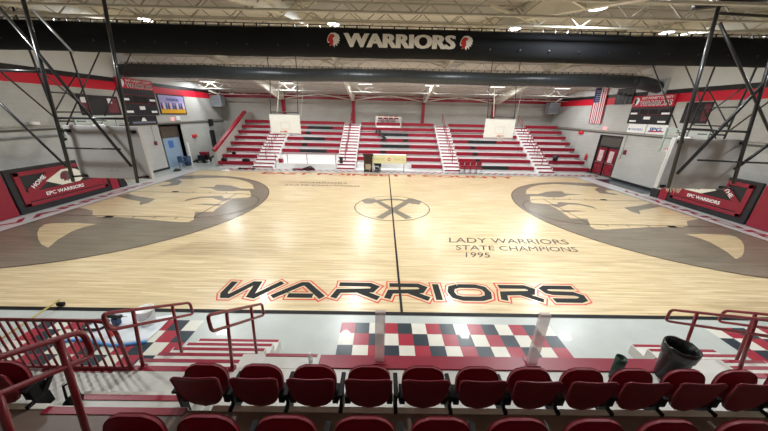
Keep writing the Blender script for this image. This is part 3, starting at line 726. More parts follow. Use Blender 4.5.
# ------------------------------------------------------------------ side wall fittings
def wallbox(sx, y0, y1, z0, z1, d, m, name, parent=None, bev=0, d0=0.0):
    x0 = sx*(W-d0); x1 = sx*(W-d)
    return MB().box((min(x0, x1), y0, z0), (max(x0, x1), y1, z1), m).build(name, parent, bev)
def rel(mb, t): 
    return mb
def scoreboard(sx, y0, y1, z0, z1, label, hf):
    t = thing('scoreboard', label, 'scoreboard', (0,0,0), 'wall scoreboards')
    t.location = (sx*W, (y0+y1)/2, z0); 
    h = (y1-y0)/2; H = z1-z0; f = -sx
    def B(ya, yb, za, zb, d0, d1, m, nm): return MB().box((min(f*d0, f*d1), ya, za), (max(f*d0, f*d1), yb, zb), m).build(nm, t)
    k = 1-hf; B(-h, h, 0, H*k, .0, .15, pad_black, 'score_panel'); B(-h, h, H*k, H, .0, .16, mat('crimson_header', (196, 34, 62), .5), 'header')
    mir_ = (lambda o, ux, vy: plane_map(o, ux, vy))
    du = 1 if sx < 0 else -1             # reading direction along Y seen from the court
    tx = MB(); tx0 = MB()
    put_text(tx0, 'EAST POINSETT COUNTY', plane_map((f*.17, du*-.55*h, H*(k+hf*.68)), (0, du*1.45*h, 0), (0, 0, H*hf*.22)), ink_white, .02)
    tx0.build('small_lettering', t)
    put_text(tx, 'WARRIORS', plane_map((f*.168, du*-.58*h, H*(k+hf*.1)), (0, du*1.5*h, 0), (0, 0, H*hf*.46)), ink_white, .07)
    tx.build('white_lettering', t)
    t2 = MB(); put_text(t2, 'WARRIORS', plane_map((f*.176, du*-.56*h, H*(k+hf*.14)), (0, du*1.46*h, 0), (0, 0, H*hf*.38)), ink_black, .0); t2.build('black_lettering', t)
    e = MB(); emblem(e, lambda u, v: Vector((f*.17, du*(-.95*h+.3*h*u), H*k+hf*H*(.08+.8*v))), ink_white, None); emblem2(e, lambda u, v: Vector((f*.175, du*(-.95*h+.3*h*u), H*k+hf*H*(.08+.8*v))), ink_black); e.build('head_emblem', t)
    for (u, v) in ((-.8,.56),(.75,.56),(-.75,.1),(.7,.1)): MB().box((min(f*.15, f*.16), u*h-.18*h, v*k*H), (max(f*.15, f*.16), u*h+.18*h, v*k*H+.06*H), ink_white).build('white_label', t)
    MB().box((min(f*.15, f*.165), -.16*h, .16*H), (max(f*.15, f*.165), .16*h, .26*H), ink_white).build('white_label', t)
    dw = MB()
    for (u, v) in ((-.7,.4),(-.2,.42),(.25,.42),(.72,.4)): dw.box((min(f*.15, f*.158), u*h-.2*h, v*H-.1*H), (max(f*.15, f*.158), u*h+.2*h, v*H+.1*H), mat('dark_display_glass', (44, 40, 44), .2))
    dw.build('digit_windows', t)
    rl_ = MB()
    for (za, zb) in ((.33, .335), (.56, .565)): rl_.box((min(f*.15, f*.16), -.9*h, za*H), (max(f*.15, f*.16), .9*h, zb*H), ink_red)
    rl_.build('red_rules', t)
    return t
scoreboard(1, 4.75, 7.6, 4.02, 5.75, 'black electric scoreboard with crimson header high on the right wall', .39)
scoreboard(-1, 5.7, 8.4, 3.87, 6.08, 'black electric scoreboard with crimson header high on the left wall', .27)
for (y0, y1, words, mm, lab) in ((6.05, 7.45, 'FARMERS', ad_blue, 'white sponsor sign with thin blue lettering under the right scoreboard'), (4.62, 6.0, 'JPG', ink_red, 'white sponsor sign with bold red and blue letters under the right scoreboard')):
    t = thing('sponsor_sign', lab, 'sign', (W, (y0+y1)/2, 3.42), 'sponsor signs')
    h = (y1-y0)/2
    MB().box((-.1, -h+.02, 0), (0, h-.02, .58), ink_white).build('board', t)
    tx = MB(); 
    if words == 'JPG':
        MB().poly([(-.105, .75*h, .1), (-.105, -.7*h, .16), (-.105, -.75*h, .22), (-.105, .7*h, .2)], ink_red).build('red_stripe', t)
        put_text(tx, 'JPG', plane_map((-.11, .7*h, .12), (0, -1.2*h, 0), (0, 0, .28)), ad_blue, .05)
    else:
        put_text(tx, 'FARMERS', plane_map((-.105, .62*h, .16), (0, -1.35*h, 0), (0, 0, .14)), mm, .0)
        e = MB().lathe([(.07, 0), (0, -.005)], (-.105, .78*h, .23), ad_blue, 10, 'x'); e.build('blue_mark', t)
    tx.build('lettering', t)
# lower scoreboard tag left
t = thing('sponsor_sign', 'dark sign with small white figure under the left scoreboard', 'sign', (-W, 6.95, 3.3), 'sponsor signs')
MB().box((0, -1.15, 0), (.1, 1.15, .52), pad_black).build('board', t)
MB().poly([(.105, -.2, .2), (.105, .25, .2), (.105, .1, .42), (.105, -.05, .42)], ink_white).box((.1, -.9, .06), (.104, 1.0, .18), mat('grey_print', (120, 124, 140), .5)).build('print', t)
# banners beside the scoreboards
for sx, y0, y1, z0, z1, lab in ((-1, 3.15, 5.5, 3.9, 4.95, 'wide black and maroon banner on the left wall before the scoreboard'), (1, 2.75, 4.1, 4.15, 5.25, 'black speaker panel with maroon side on the right wall')):
    t = thing('wall_banner', lab, 'banner', (sx*W, (y0+y1)/2, z0)); f = -sx; h = (y1-y0)/2; H = z1-z0
    MB().box((min(0, f*.06), -h, 0), (max(0, f*.06), h, H), pad_black).build('board', t)
    for (a, b) in ((-.95, -.55), (.35, .9)) if sx < 0 else ((-.95, -.5),): MB().box((min(f*.06, f*.066), a*h, .12*H), (max(f*.06, f*.066), b*h, .9*H), brick_red).build('maroon_print', t)
    if sx < 0:
        for (a, b) in ((-.9, -.65), (.4, .62)): MB().box((f*.066, a*h, .62*H), (f*.072, b*h, .88*H), ink_white).build('white_print', t)
# team poster
t = thing('team_poster', 'framed team photo poster in lavender and gold on the left wall', 'poster', (-W, 10.1, 3.92))
MB().box((0, -1.4, 0), (.05, 1.4, 1.42), pad_black).build('frame', t)
MB().box((.05, -1.3, .08), (.056, 1.3, 1.34), poster_lav).build('photo_print', t)
MB().box((.056, -1.3, .08), (.06, 1.3, .38), poster_gold).build('gold_band', t)
fg = MB()
for k in range(11): fg.lathe([(.0, 0), (.09, .01), (.1, .25), (.05, .32), (.07, .38), (.05, .46), (0, .48)], (.062, -1.15+.23*k, .36), (brick_red, flag_white, ad_blue)[k % 3], 8)
fg.v = [((.058+(x-.062)*.05), y, z) for x, y, z in fg.v]
fg.build('printed_players', t)
tt = MB(); put_text(tt, 'WARRIORS', plane_map((.064, -.6, .95), (0, 1.3, 0), (0, 0, .2)), ad_blue, .02); tt.build('lettering', t)
tag(wallbox(-1, 9.5, 9.85, 3.45, 3.72, .1, pink, 'exit_sign'), 'small lit pink-red exit sign under the team poster', 'sign')
tag(wallbox(-1, 10.05, 10.5, 3.5, 3.8, .1, ink_white, 'emergency_light'), 'small white emergency light under the team poster', 'light')
tag(wallbox(1, 9.3, 9.7, 3.45, 3.7, .1, pink, 'exit_sign'), 'small lit pink-red exit sign above the right doors', 'sign')
# flag
t = thing('national_flag', 'stars and stripes flag hanging vertically on the right wall', 'flag', (W-.08, 10.75, 3.9))
fl_m = MB(); n = 13; Wd = 1.35; Hh = 2.68
for k in range(13):
    y0 = -Wd/2+Wd*k/13; y1 = y0+Wd/13; 
    for j in range(10):
        z0, z1 = Hh*j/10, Hh*(j+1)/10
        if k >= 6 and j >= 6: continue
        wv = lambda y, z: -.02*math.sin(y*9+z)
        sk = lambda z: .22*(z/Hh)
        fl_m.add([(wv(y0, z0), y0+sk(z0), z0), (wv(y1, z0), y1+sk(z0), z0), (wv(y1, z1), y1+sk(z1), z1), (wv(y0, z1), y0+sk(z1), z1)], [(0,1,2,3)], flag_red if k % 2 == 0 else flag_white)
o = fl_m.build('striped_field', t); so = o.modifiers.new('s', 'SOLIDIFY'); so.thickness = .01
cn = MB(); y0 = -Wd/2+Wd*6/13; z0 = Hh*.6
cn.add([(-.01, y0+.13, z0), (-.01, Wd/2+.13, z0), (-.01, Wd/2+.22, Hh), (-.01, y0+.22, Hh)], [(0,1,2,3)], flag_blue)
for a in range(5):
    for b in range(6): cn.box((-.02, y0+.2+a*.11, z0+.1+b*.155), (-.012, y0+.235+a*.11, z0+.14+b*.155), flag_white)
cn.build('canton', t)
MB().tube([(0, -.6, Hh+.03), (0, 1.0, Hh+.03)], .02, steel, 6).build('pole', t)
# black louvre on right wall
t = thing('wall_louvre', 'black grid louvre high on the right wall between flag and scoreboard', 'vent', (W, 8.6, 5.3))
MB().box((-.06, -.75, 0), (0, .75, 1.05), pad_black).build('frame', t)
gr = MB()
for k in range(5): gr.box((-.08, -.72+.36*k-.015, .02), (-.06, -.72+.36*k+.015, 1.03), dark_gray)
for k in range(4): gr.box((-.08, -.72, .15+.25*k), (-.06, .72, .18+.25*k), dark_gray)
gr.build('grid', t)
# heaters in the far corners
for sx, x0, x1, y0 in ((-1, -17.0, -15.8, 15.4), (1, 15.4, 16.6, 15.6)):
    t = thing('unit_heater', 'grey box unit heater hung in the far %s corner' % ('left' if sx < 0 else 'right'), 'heater', ((x0+x1)/2, y0, 4.62), 'unit heaters')
    MB().box((-.5, -.3, 0), (.5, .4, 1.0), mat('heater_grey', (140, 146, 152), .45)).build('casing', t, .02)
    lv = MB()
    for k in range(7): lv.bar((-.45, -.31, .12+.12*k), (.45, -.31, .12+.12*k), .05, .02, dark_gray)
    lv.build('louvres', t)
    MB().tube([(0.2, 0, 1.0), (.2, 0, 1.12), (-.1*sx, -1.2, 1.3)], .07, steel_white, 10).build('flue', t)
# doors
t = MB().box((W+.1, 7.65, 0), (W+.16, 9.85, 3.1), dark_gray); d2 = struct(t, 'door_2')
lf = MB()
lf.box((W-.02, 7.65, 0), (W+.14, 7.73, 3.1), black_band).box((W-.02, 9.77, 0), (W+.14, 9.85, 3.1), black_band).box((W-.02, 7.65, 3.02), (W+.14, 9.85, 3.1), black_band).box((W-.02, 7.65, 2.2), (W+.12, 9.85, 2.28), black_band).box((W-.01, 8.71, 0), (W+.12, 8.79, 2.2), black_band)
struct(lf, 'door_frame', d2)
gp = MB()
for y0, y1 in ((7.8, 8.68), (8.82, 9.7)):
    gp.box((W+.05, y0, .1), (W+.1, y1, 2.15), mat('maroon_poster_glass', (128, 30, 44), .25, noise=.5, nscale=3)); 
    gp.box((W+.03, y0+.25, 1.1), (W+.05, y1-.2, 1.95), mat('pale_figure_print', (214, 186, 186), .4, noise=.4, nscale=4)); gp.box((W+.02, y0, .98), (W+.05, y1, 1.04), steel)
struct(gp, 'door_glass', d2)
# left doorway recess
rc = MB().box((-W-1.6, 8.15, -.02), (-W-1.5, 10.5, 3.1), dark_gray).box((-W-1.6, 8.15, -.02), (-W, 8.25, 3.1), block).box((-W-1.6, 10.35, -.02), (-W, 10.45, 3.1), block).box((-W-1.6, 8.15, 3.1), (-W, 10.5, 3.2), dark_gray).box((-W-1.6, 8.15, -.1), (-W, 10.5, 0), vct)
d1 = struct(rc, 'door_1')
lf = MB().box((-W-.3, 8.25, 0), (-W-.22, 10.3, 2.2), blue_paint).box((-W-.3, 8.25, 2.2), (-W-.2, 10.35, 3.1), mat('bronze_transom', (88, 78, 68), .5)).box((-W-.21, 9.0, 1.45), (-W-.2, 9.5, 2.0), mat('blue_notice', (70, 120, 190), .5))
struct(lf, 'door_leaf', d1)
tag(MB().box((-W+.02, 10.55, 0), (-W+.12, 10.75, 1.7), ink_white).build('door_stop_panel'), 'narrow white upright panel leaning right of the left doorway', 'panel')
# small fittings
for sx, y, z, lab in ((-1, 11.85, 2.15, 'red fire bell on the left wall'), (1, 12.1, 3.1, 'red fire bell on the right wall by the stands')):
    tag(MB().lathe([(.0, -.12), (.12, -.1), (.18, -.03), (.18, 0)] if sx > 0 else [(.0, .12), (.12, .1), (.18, .03), (.18, 0)], (sx*(W-.02), y, z), ink_red, 14, 'x').box((min(sx*W, sx*(W-.06)), y-.3, z-.12), (max(sx*W, sx*(W-.06)), y+.3, z+.12), ink_red).build('fire_bell'), lab, 'alarm')
tag(MB().lathe([(0,0),(.09,.0),(.09,.4),(.05,.5),(.03,.55),(0,.56)], (W-.13, 10.6, .95), ink_red, 12).build('fire_extinguisher'), 'red fire extinguisher on the right wall beside the doors', 'extinguisher')
o = MB().box((W-.08, 7.95, 1.95), (W, 8.2, 2.15), dark_gray)
tag(MB().box((W-.08, 7.0, 1.9), (W, 7.2, 2.2), brick_red).build('call_box'), 'small maroon call box on the right wall past the doors', 'alarm')
tag(MB().tube([(W-.04, 7.35, 3.2), (W-.04, 7.35, 1.6), (W-.04, 7.5, 1.5)], .02, joist_gray, 6).build('wall_conduit'), 'thin grey conduit drop on the right wall past the doors', 'conduit')
tag(MB().tube([(-W+.04, 7.5, 3.2), (-W+.04, 7.5, 2.1)], .02, joist_gray, 6).box((-W, 7.4, 1.85), (-W+.08, 7.6, 2.1), brick_red).build('pull_station'), 'small maroon pull station with conduit left of the left doorway', 'alarm')
for (y, z, h_, lab) in ((14.4, 2.9, .6, 'upper small black speaker on the left wall near the stands'), (14.3, 1.0, 1.5, 'tall black speaker on the left wall near the stands')):
    tag(MB().box((-W, y-.2, z), (-W+.25, y+.2, z+h_), pad_black).build('wall_speaker', None, .02), lab, 'speaker')
tag(MB().box((-W, .6, 3.5), (-W+.3, .85, 3.62), ink_white).lathe([(0,-.1),(.1,-.08),(.1,.05),(0,.06)], (-W+.35, .5, 3.6), ink_white, 12).build('security_camera'), 'small white camera on a bracket on the left wall', 'camera')
tag(MB().tube([(-W+.1, 2.2, 2.95), (-W+.1, -8, 2.95)], .045, steel, 8).build('wall_pipe'), 'long grey pipe along the left wall above the barrier', 'pipe')

# ------------------------------------------------------------------ things in front of the far stands
t = thing('lectern', 'dark brown wooden lectern standing on the far sideline', 'lectern', (-1.62, 8.6, 0))
MB().box((-.33, -.25, 0), (.33, .25, 1.25), dark_brown).build('body', t, .015)
MB().add([(-.4,-.32,1.25),(.4,-.32,1.25),(.4,.3,1.25),(-.4,.3,1.25),(-.4,-.32,1.42),(.4,-.32,1.42),(.4,.3,1.3),(-.4,.3,1.3)], [(0,3,2,1),(4,5,6,7),(0,1,5,4),(1,2,6,5),(2,3,7,6),(3,0,4,7)], dark_brown).build('slanted_top', t)
MB().box((-.2, -.27, .2), (.2, -.25, .62), mat('tan_plaque', (176, 156, 122), .5)).build('front_plaque', t)
t = thing('scorers_table', 'long scorers table with cream yellow banner and red emblem', 'table', (0, 8.72, 0))
MB().box((-1.33, -.25, .68), (1.33, -.2, 1.33), yellow_c).build('banner', t)
MB().box((-1.33, -.2, .68), (1.33, .3, .74), riser_white).box((-1.33, -.2, 1.28), (1.33, .3, 1.33), riser_white).build('table_top', t)
for x in (-1.2, 1.2):
    MB().tube([(x, -.1, 0), (x, -.1, .7)], .025, steel).tube([(x, .2, 0), (x, .2, .7)], .025, steel).tube([(x, -.1, .12), (x, .2, .12)], .02, steel).build('leg', t)
e = MB().lathe([(.12, 0), (0, -.006)], (0, -.252, 1.0), ink_red, 14, 'y'); emblem(e, lambda u, v: Vector((-.06+.12*u, -.262, .94+.12*v)), ink_white, None); e.build('red_emblem', t)
tx = MB(); put_text(tx, 'WARRIORS', plane_map((-1.2, -.252, .9), (.85, 0, 0), (0, 0, .2)), mat('faded_gold_print', (196, 178, 108), .6), .0); put_text(tx, 'WARRIORS', plane_map((.35, -.252, .9), (.85, 0, 0), (0, 0, .2)), mat('faded_gold_print', (0,0,0)), .0); tx.build('lettering', t)
t = thing('curved_rack', 'low chrome tube rack below the yellow banner table', 'rack', (-1.0, 8.15, 0))
MB().tube([(-.5,0,0),(-.5,0,.35),(-.3,0,.5),(.2,0,.45),(.3,0,.2),(.3,0,0)], .02, steel).tube([(-.5,.3,0),(-.5,.3,.35),(-.3,.3,.5),(.2,.3,.45),(.3,.3,.2),(.3,.3,0)], .02, steel).build('frame', t)
MB().box((-.3, 0, .2), (.2, .3, .23), steel).build('shelf', t)
tag(MB().box((-1.1, 8.75, 0), (-.65, 9.05, .35), pad_black).box((-1.15, 8.7, .35), (-.6, 9.1, .85), pad_black).build('floor_monitor', None, .03), 'black monitor speaker between lectern and yellow banner', 'speaker')
tag(MB().box((-3.95, 9.1, .5), (-3.7, 9.35, 1.0), pad_black).build('stage_speaker', None, .02), 'small black speaker on the second aisle steps', 'speaker')
# red stacking chairs by aisle three
def folding_chair(x, y, z, label, group, mm=bench_red):
    t = thing('folding_chair', label, 'chair', (x, y, z), group)
    MB().box((-.2, -.2, .42), (.2, .2, .46), mm).build('seat', t, .01); MB().box((-.2, .18, .6), (.2, .21, .92), mm).build('backrest', t, .01)
    for sx in (-1, 1): MB().tube([(sx*.2, .2, .9), (sx*.2, -.22, 0)], .012, black_pipe, 6).tube([(sx*.2, -.1, .44), (sx*.2, .25, 0)], .012, black_pipe, 6).build('leg', t)
    return t
fc = None
for i in range(4):
    lab = 'red folding chair in the row before the right-centre stand, %s from the left' % ('first', 'second', 'third', 'fourth')[i]
    if fc is None: fc = folding_chair(5.75, 8.55, 0, lab, 'red folding chairs on the far sideline')
    else: dup(fc, (5.75+.46*i, 8.55, 0), lab)
# crow's nest with red chairs at the top
t = thing('press_platform', 'white railed press platform at the top of the central stand', 'platform', (0, 15.55, 3.05))
MB().box((-1.2, -.75, 0), (1.2, .5, .15), riser_white).build('floor_slab', t)
rl = MB()
for x in (-1.2, 1.2): rl.box((x-.04, -.75, 0), (x+.04, -.67, 1.0), steel_white)
rl.box((-1.2, -.75, .92), (1.2, -.67, 1.0), steel_white); rl.build('front_frame', t)
MB().box((-1.2, .44, .15), (1.2, .5, 1.0), riser_white).build('back_panel', t)
fc2 = None
for i in range(4):
    lab = 'dark red chair on the press platform, %s from the left' % ('first', 'second', 'third', 'fourth')[i]
    if fc2 is None: fc2 = folding_chair(-.8, 15.3, 3.2, lab, 'dark red chairs on the press platform', pad_red)
    else: dup(fc2, (-.8+.52*i, 15.3, 3.2), lab)
# draped jacket, bin, bags
j = MB(); j.lathe([(.0,.34),(.12,.33),(.24,.2),(.26,.05),(.3,0)], (-.95, 13.5, 2.62), bench_black, 12); j.tube([(-.9,13.4,2.7),(-.6,13.3,2.5),(-.4,13.1,2.22),(-.2,13.0,2.2)], [.12,.14,.13,.05], bench_black, 8)
tag(j.build('draped_jacket'), 'black jacket draped over the benches of the central stand', 'jacket')
t = thing('small_bin', 'black round bin on the far right stand benches', 'bin', (14.0, 10.2, .89))
MB().lathe([(0,0),(.18,0),(.22,.45),(.2,.45),(.17,.02)], (0,0,0), can_black, 16).build('body', t)
for i, (x, y, z, s_) in enumerate(((-13.4, 9.55, .46, .22), (-12.9, 10.25, .9, .15), (-11.6, 9.5, .46, .3))):
    b = MB().lathe([(0,0),(s_,.0),(s_*1.15,.1),(s_*.8,.2),(0,.24)], (0,0,0), chair_black, 12)
    o = b.build('sports_bag'); o.location = (x, y, z); o.scale = (1, .55, 1)
    tag(o, 'small black bag lying on the far left stand, %s' % ('leftmost', 'the middle one, a row higher', 'the widest, at right')[i], 'bag', 'bags on the far left stand')
tag(MB().box((-8.85, 9.2, .44), (-8.55, 9.5, .75), bench_red).box((-8.8, 9.35, .75), (-8.5, 9.55, .95), ink_white).build('red_cooler'), 'small red and white cooler on the low platform', 'cooler')
# folded cords and mats on the far floor
for (x, y, l, lab) in ((-6.8, 8.75, 1.0, 'red and black tangle of cords on the far floor left of centre'), (-11.2, 8.6, .7, 'red and black cord heap on the far floor before the left stand')):
    r_ = random.Random(int(x*10)); m1 = MB()
    for k in range(3):
        pts = [(x+l*(r_.random()-.5)*2, y+(r_.random()-.5)*.45, .03+.02*k) for _ in range(9)]
        m1.tube(pts, .03, (bench_red, black_pipe, bench_red)[k], 6)
    tag(m1.build('cord_heap'), lab, 'cords')
m1 = MB().tube([(-6.9, 8.8, .05), (-6.2, 8.75, .28), (-5.9, 8.7, .06)], .06, black_pipe, 6).box((-6.6, 8.6, 0), (-6.1, 8.85, .18), black_pipe)
tag(m1.build('toolbox'), 'small black open toolbox on the far floor', 'toolbox')
# scattered gear by the left doorway
t = thing('gear_cart', 'low cart with black and red gear beyond the left doorway', 'cart', (-16.2, 11.3, 0))
MB().box((-.45, -.5, .2), (.45, .5, .28), black_pipe).box((-.3, -.3, .28), (.2, .1, .62), black_pipe).build('bed', t); MB().box((-.3, .05, .62), (.35, .4, .85), bench_red).box((-.3, .05, .28), (.35, .4, .62), pad_black).build('red_bag', t)
for x, y in ((-.35,-.4),(.35,-.4),(-.35,.4),(.35,.4)): MB().lathe([(0,-.03),(.1,-.03),(.1,.03),(0,.03)], (x, y, .1), black_pipe, 12, 'y').build('wheel', t)
t = thing('waste_bin', 'dark blue bin standing in front of the left doorway', 'bin', (-16.5, 9.7, 0))
MB().lathe([(0,0),(.22,0),(.28,.7),(.25,.7),(.2,.04)], (0,0,0), blue_dark, 16).build('body', t)
t = thing('chair', 'blue seat chair in front of the left doorway', 'chair', (-16.3, 8.9, 0))
MB().box((-.22,-.22,.4), (.22,.22,.46), blue_dark).build('seat', t); MB().box((-.24,-.22,.46), (-.18,.22,.85), blue_dark).build('backrest', t)
for x, y in ((-.2,-.2),(.2,-.2),(-.2,.2),(.2,.2)): MB().tube([(x, y, 0), (x, y, .4)], .015, black_pipe, 6).build('leg', t)
tag(MB().tube([(-15.9,7.2,.05),(-15.6,7.4,.08),(-15.75,7.7,.05),(-16.0,7.5,.1),(-15.8,7.3,.06)], .07, black_pipe, 8).build('cable_coil'), 'black cable coil on the floor left of the left doorway', 'cable')
tag(MB().box((-12.6, 7.55, .01), (-12.1, 7.75, .09), ink_white).tube([(-12.35,7.65,.12),(-12.2,7.6,.16)], .03, ink_white).build('folded_towel', None, .02), 'small white towel lying at the far left court corner', 'towel')

# ------------------------------------------------------------------ near stands: decks, stairs
D1, D2, D3 = 1.1, 1.465, 1.83
dk = MB().box((-16.9, -10.72, 0), (16.9, -9.92, D1), deck_gray).box((3.45, -9.92, 0), (4.4, -9.70, D1), nosing).box((3.45, -9.72, D1-.02), (3.95, -9.69, D1+.006), red_vinyl)
struct(dk, 'floor_lower_deck')
struct(MB().box((-16.9, -11.44, 0), (16.9, -10.72, D2), deck_brown).box((-2.45, -10.72, D1), (16.9, -10.69, D2-.04), riser_white), 'floor_middle_deck')
struct(MB().box((-16.9, YF, 0), (16.9, -11.44, D3), deck_brown), 'floor_upper_deck')
tr = MB().box((-2.2, -10.725, D2-.03), (16.9, -10.672, D2+.012), nosing_w).box((-16.9, -10.725, D2-.03), (-3.85, -10.672, D2+.012), nosing_w); struct(tr, 'trim_6')
tr = MB().box((-1.33, -9.92, D1), (3.45, -9.72, D1+.02), red_vinyl).box((-1.33, -9.74, 0), (3.45, -9.70, D1), red_vinyl).box((-1.33, -9.93, 0), (3.45, -9.74, D1), deck_gray)
tr.box((-2.1, -9.93, 0), (-1.33, -9.71, D1+.004), deck_gray).box((-2.1, -9.745, D1-.01), (-1.38, -9.70, D1+.012), red_vinyl)
tr.box((-2.42, -9.93, 0), (-2.1, -9.71, D1+.004), nosing)
struct(tr, 'trim_7')
for k, (xa, xb) in enumerate(((-3.97, -2.42), (4.4, 5.65))):
    s = MB(); 
    for i in range(5):
        z = D1-.18*(i+1); y1 = -9.92+.27*i
        s.box((xa, y1, 0), (xb, y1+.27, z), nosing)
        s.box((xa+.02, y1+.215, z-.03), (xb-.02, y1+.272, z+.004), red_vinyl)
    s.box((xa, -9.99, D1), (xb, -9.915, D1+.006), red_vinyl)
    struct(s, 'floor_near_steps')
# aisle half steps behind the lower deck
s = MB().box((-3.85, -10.76, D1), (-2.55, -10.42, D1+.18), deck_gray).box((-3.85, -10.44, D1+.15), (-2.45, -10.40, D1+.186), nosing)
s.box((-3.85, -10.5, D1+.182), (-2.45, -10.44, D1+.19), red_vinyl)
s.box((-3.85, -10.70, D2-.1), (-2.45, -10.69, D2+.008), nosing).box((-3.85, -10.77, D2), (-2.45, -10.70, D2+.01), red_vinyl)
struct(s, 'floor_aisle_step')
st_ = MB()
for x0, x1, y0, y1 in ((-4.9, -3.97, -10.02, -9.95), (3.6, 4.2, -10.3, -10.24)): st_.box((x0, y0, D1), (x1, y1, D1+.006), red_vinyl)
struct(st_, 'trim_8')
# posts on the deck edge
for x, lab in ((-.505, 'left'), (1.61, 'right')):
    t = thing('guard_post', 'flat pinkish grey upright post on the red ledge, %s one' % lab, 'post', (x, -9.8, D1+.02), 'guard posts on the red ledge')
    MB().box((-.065, -.03, 0), (.065, .03, .84), clear_poly).build('post', t, .008)
    MB().box((-.09, -.07, 0), (.09, .07, .012), red_vinyl).build('base_plate', t)

# ------------------------------------------------------------------ near handrails and fence
def round_loop(c0, c1, h, r, n=5):
    """closed loop in the Y-Z plane: top edge c0->c1, dropped by h, corners rounded"""
    (y0, z0), (y1, z1) = c0, c1
    P = [Vector((y0, z0)), Vector((y1, z1)), Vector((y1, z1-h)), Vector((y0, z0-h))]; out = []
    for i in range(4):
        a, b, c_ = P[i-1], P[i], P[(i+1) % 4]; d0 = (a-b).normalized()*r; d1 = (c_-b).normalized()*r
        for k in range(n+1):
            t = k/n; out.append(b+d0*(1-t)**2+d1*t**2)
    return out
def handrail(x, label):
    t = thing('stair_handrail', label, 'handrail', (x, 0, 0), 'crimson stair handrails')
    lp = round_loop((-10.12, 2.14), (-8.93, 1.34), .235, .07)
    MB().tube([(0, p.x, p.y) for p in lp], .021, near_rail, 10, closed=True).build('rail_loop', t)
    MB().tube([(0, -9.80, 1.92), (0, -9.935, D1)], .021, near_rail, 10).lathe([(.05,0),(.05,.012),(0,.014)], (0,-9.935,D1), near_rail, 12).build('post', t)
    zb = D1-.18*3
    MB().tube([(0, -9.25, 1.55), (0, -9.36, zb)], .021, near_rail, 10).build('post', t)
    return t
handrail(-3.64, 'crimson stair handrail beside the slatted fence, lower left')
handrail(-2.46, 'crimson stair handrail between the left stairs and the first row of seats')
handrail(4.36, 'crimson stair handrail behind the black trash can')
handrail(5.27, 'crimson stair handrail at the right edge of the view')
t = thing('baluster_fence', 'crimson fence of upright bars along the deck edge, lower left', 'fence', (-3.76, -9.97, 0))
rl = MB().tube([(-3.6, 0, 1.90), (-.22, 0, 1.90), (-.1, 0, 1.88), (-.02, 0, 1.80), (0, 0, 1.70), (0, 0, D1)], .022, near_rail, 10); rl.build('top_rail', t)
MB().tube([(-3.6, 0, 1.13), (0, 0, 1.13)], .018, near_rail, 8).build('bottom_rail', t)
for k in range(34): MB().tube([(-.10-.105*k, 0, 1.13), (-.10-.105*k, 0, 1.89)], .0125, near_rail, 8).build('baluster', t)
# large aisle rail close to the camera
t = thing('aisle_handrail', 'large crimson looped handrail closest to the camera, bottom left', 'handrail', (-3.0, 0, 0))
lp = round_loop((-12.3, 3.27), (-10.80, 2.56), .27, .08)
MB().tube([(0, p.x, p.y) for p in lp], .022, near_rail, 12, closed=True).build('rail_loop', t)
MB().tube([(0, -10.95, 2.62), (0, -11.10, D2)], .024, near_rail, 12).lathe([(.055,0),(.055,.014),(0,.016)], (0,-11.12,D2), near_rail, 12).build('post', t)
MB().tube([(0, -11.33, 2.56), (0, -11.45, D3)], .022, near_rail, 12).build('post', t)

# ------------------------------------------------------------------ stadium seats
def shell(wf, zf, yf, th, m, nu=14, nv=16):
    vs = []; fs = []
    for side in (0, 1):
        for j in range(nv+1):
            v = j/nv
            for i in range(nu+1):
                u = -1+2*i/nu; x = u*wf(v); vs.append((x, yf(u, v)+(th if side else 0), zf(u, v)))
    n1 = (nu+1)*(nv+1)
    for side in (0, 1):
        for j in range(nv):
            for i in range(nu):
                a = side*n1+j*(nu+1)+i; q = (a, a+1, a+nu+2, a+nu+1); fs.append(q if side == 0 else q[::-1])
    def E(a, b): fs.append((a, a+n1, b+n1, b))
    for i in range(nu): E(i+1, i); E(nv*(nu+1)+i, nv*(nu+1)+i+1)
    for j in range(nv): E(j*(nu+1), (j+1)*(nu+1)); E((j+1)*(nu+1)+nu, j*(nu+1)+nu)
    return MB().add(vs, fs, m, True)
rim_m = mat('pale_burgundy_edge', (128, 34, 52), .35)  # slightly paler burgundy along the top edge of each backrest
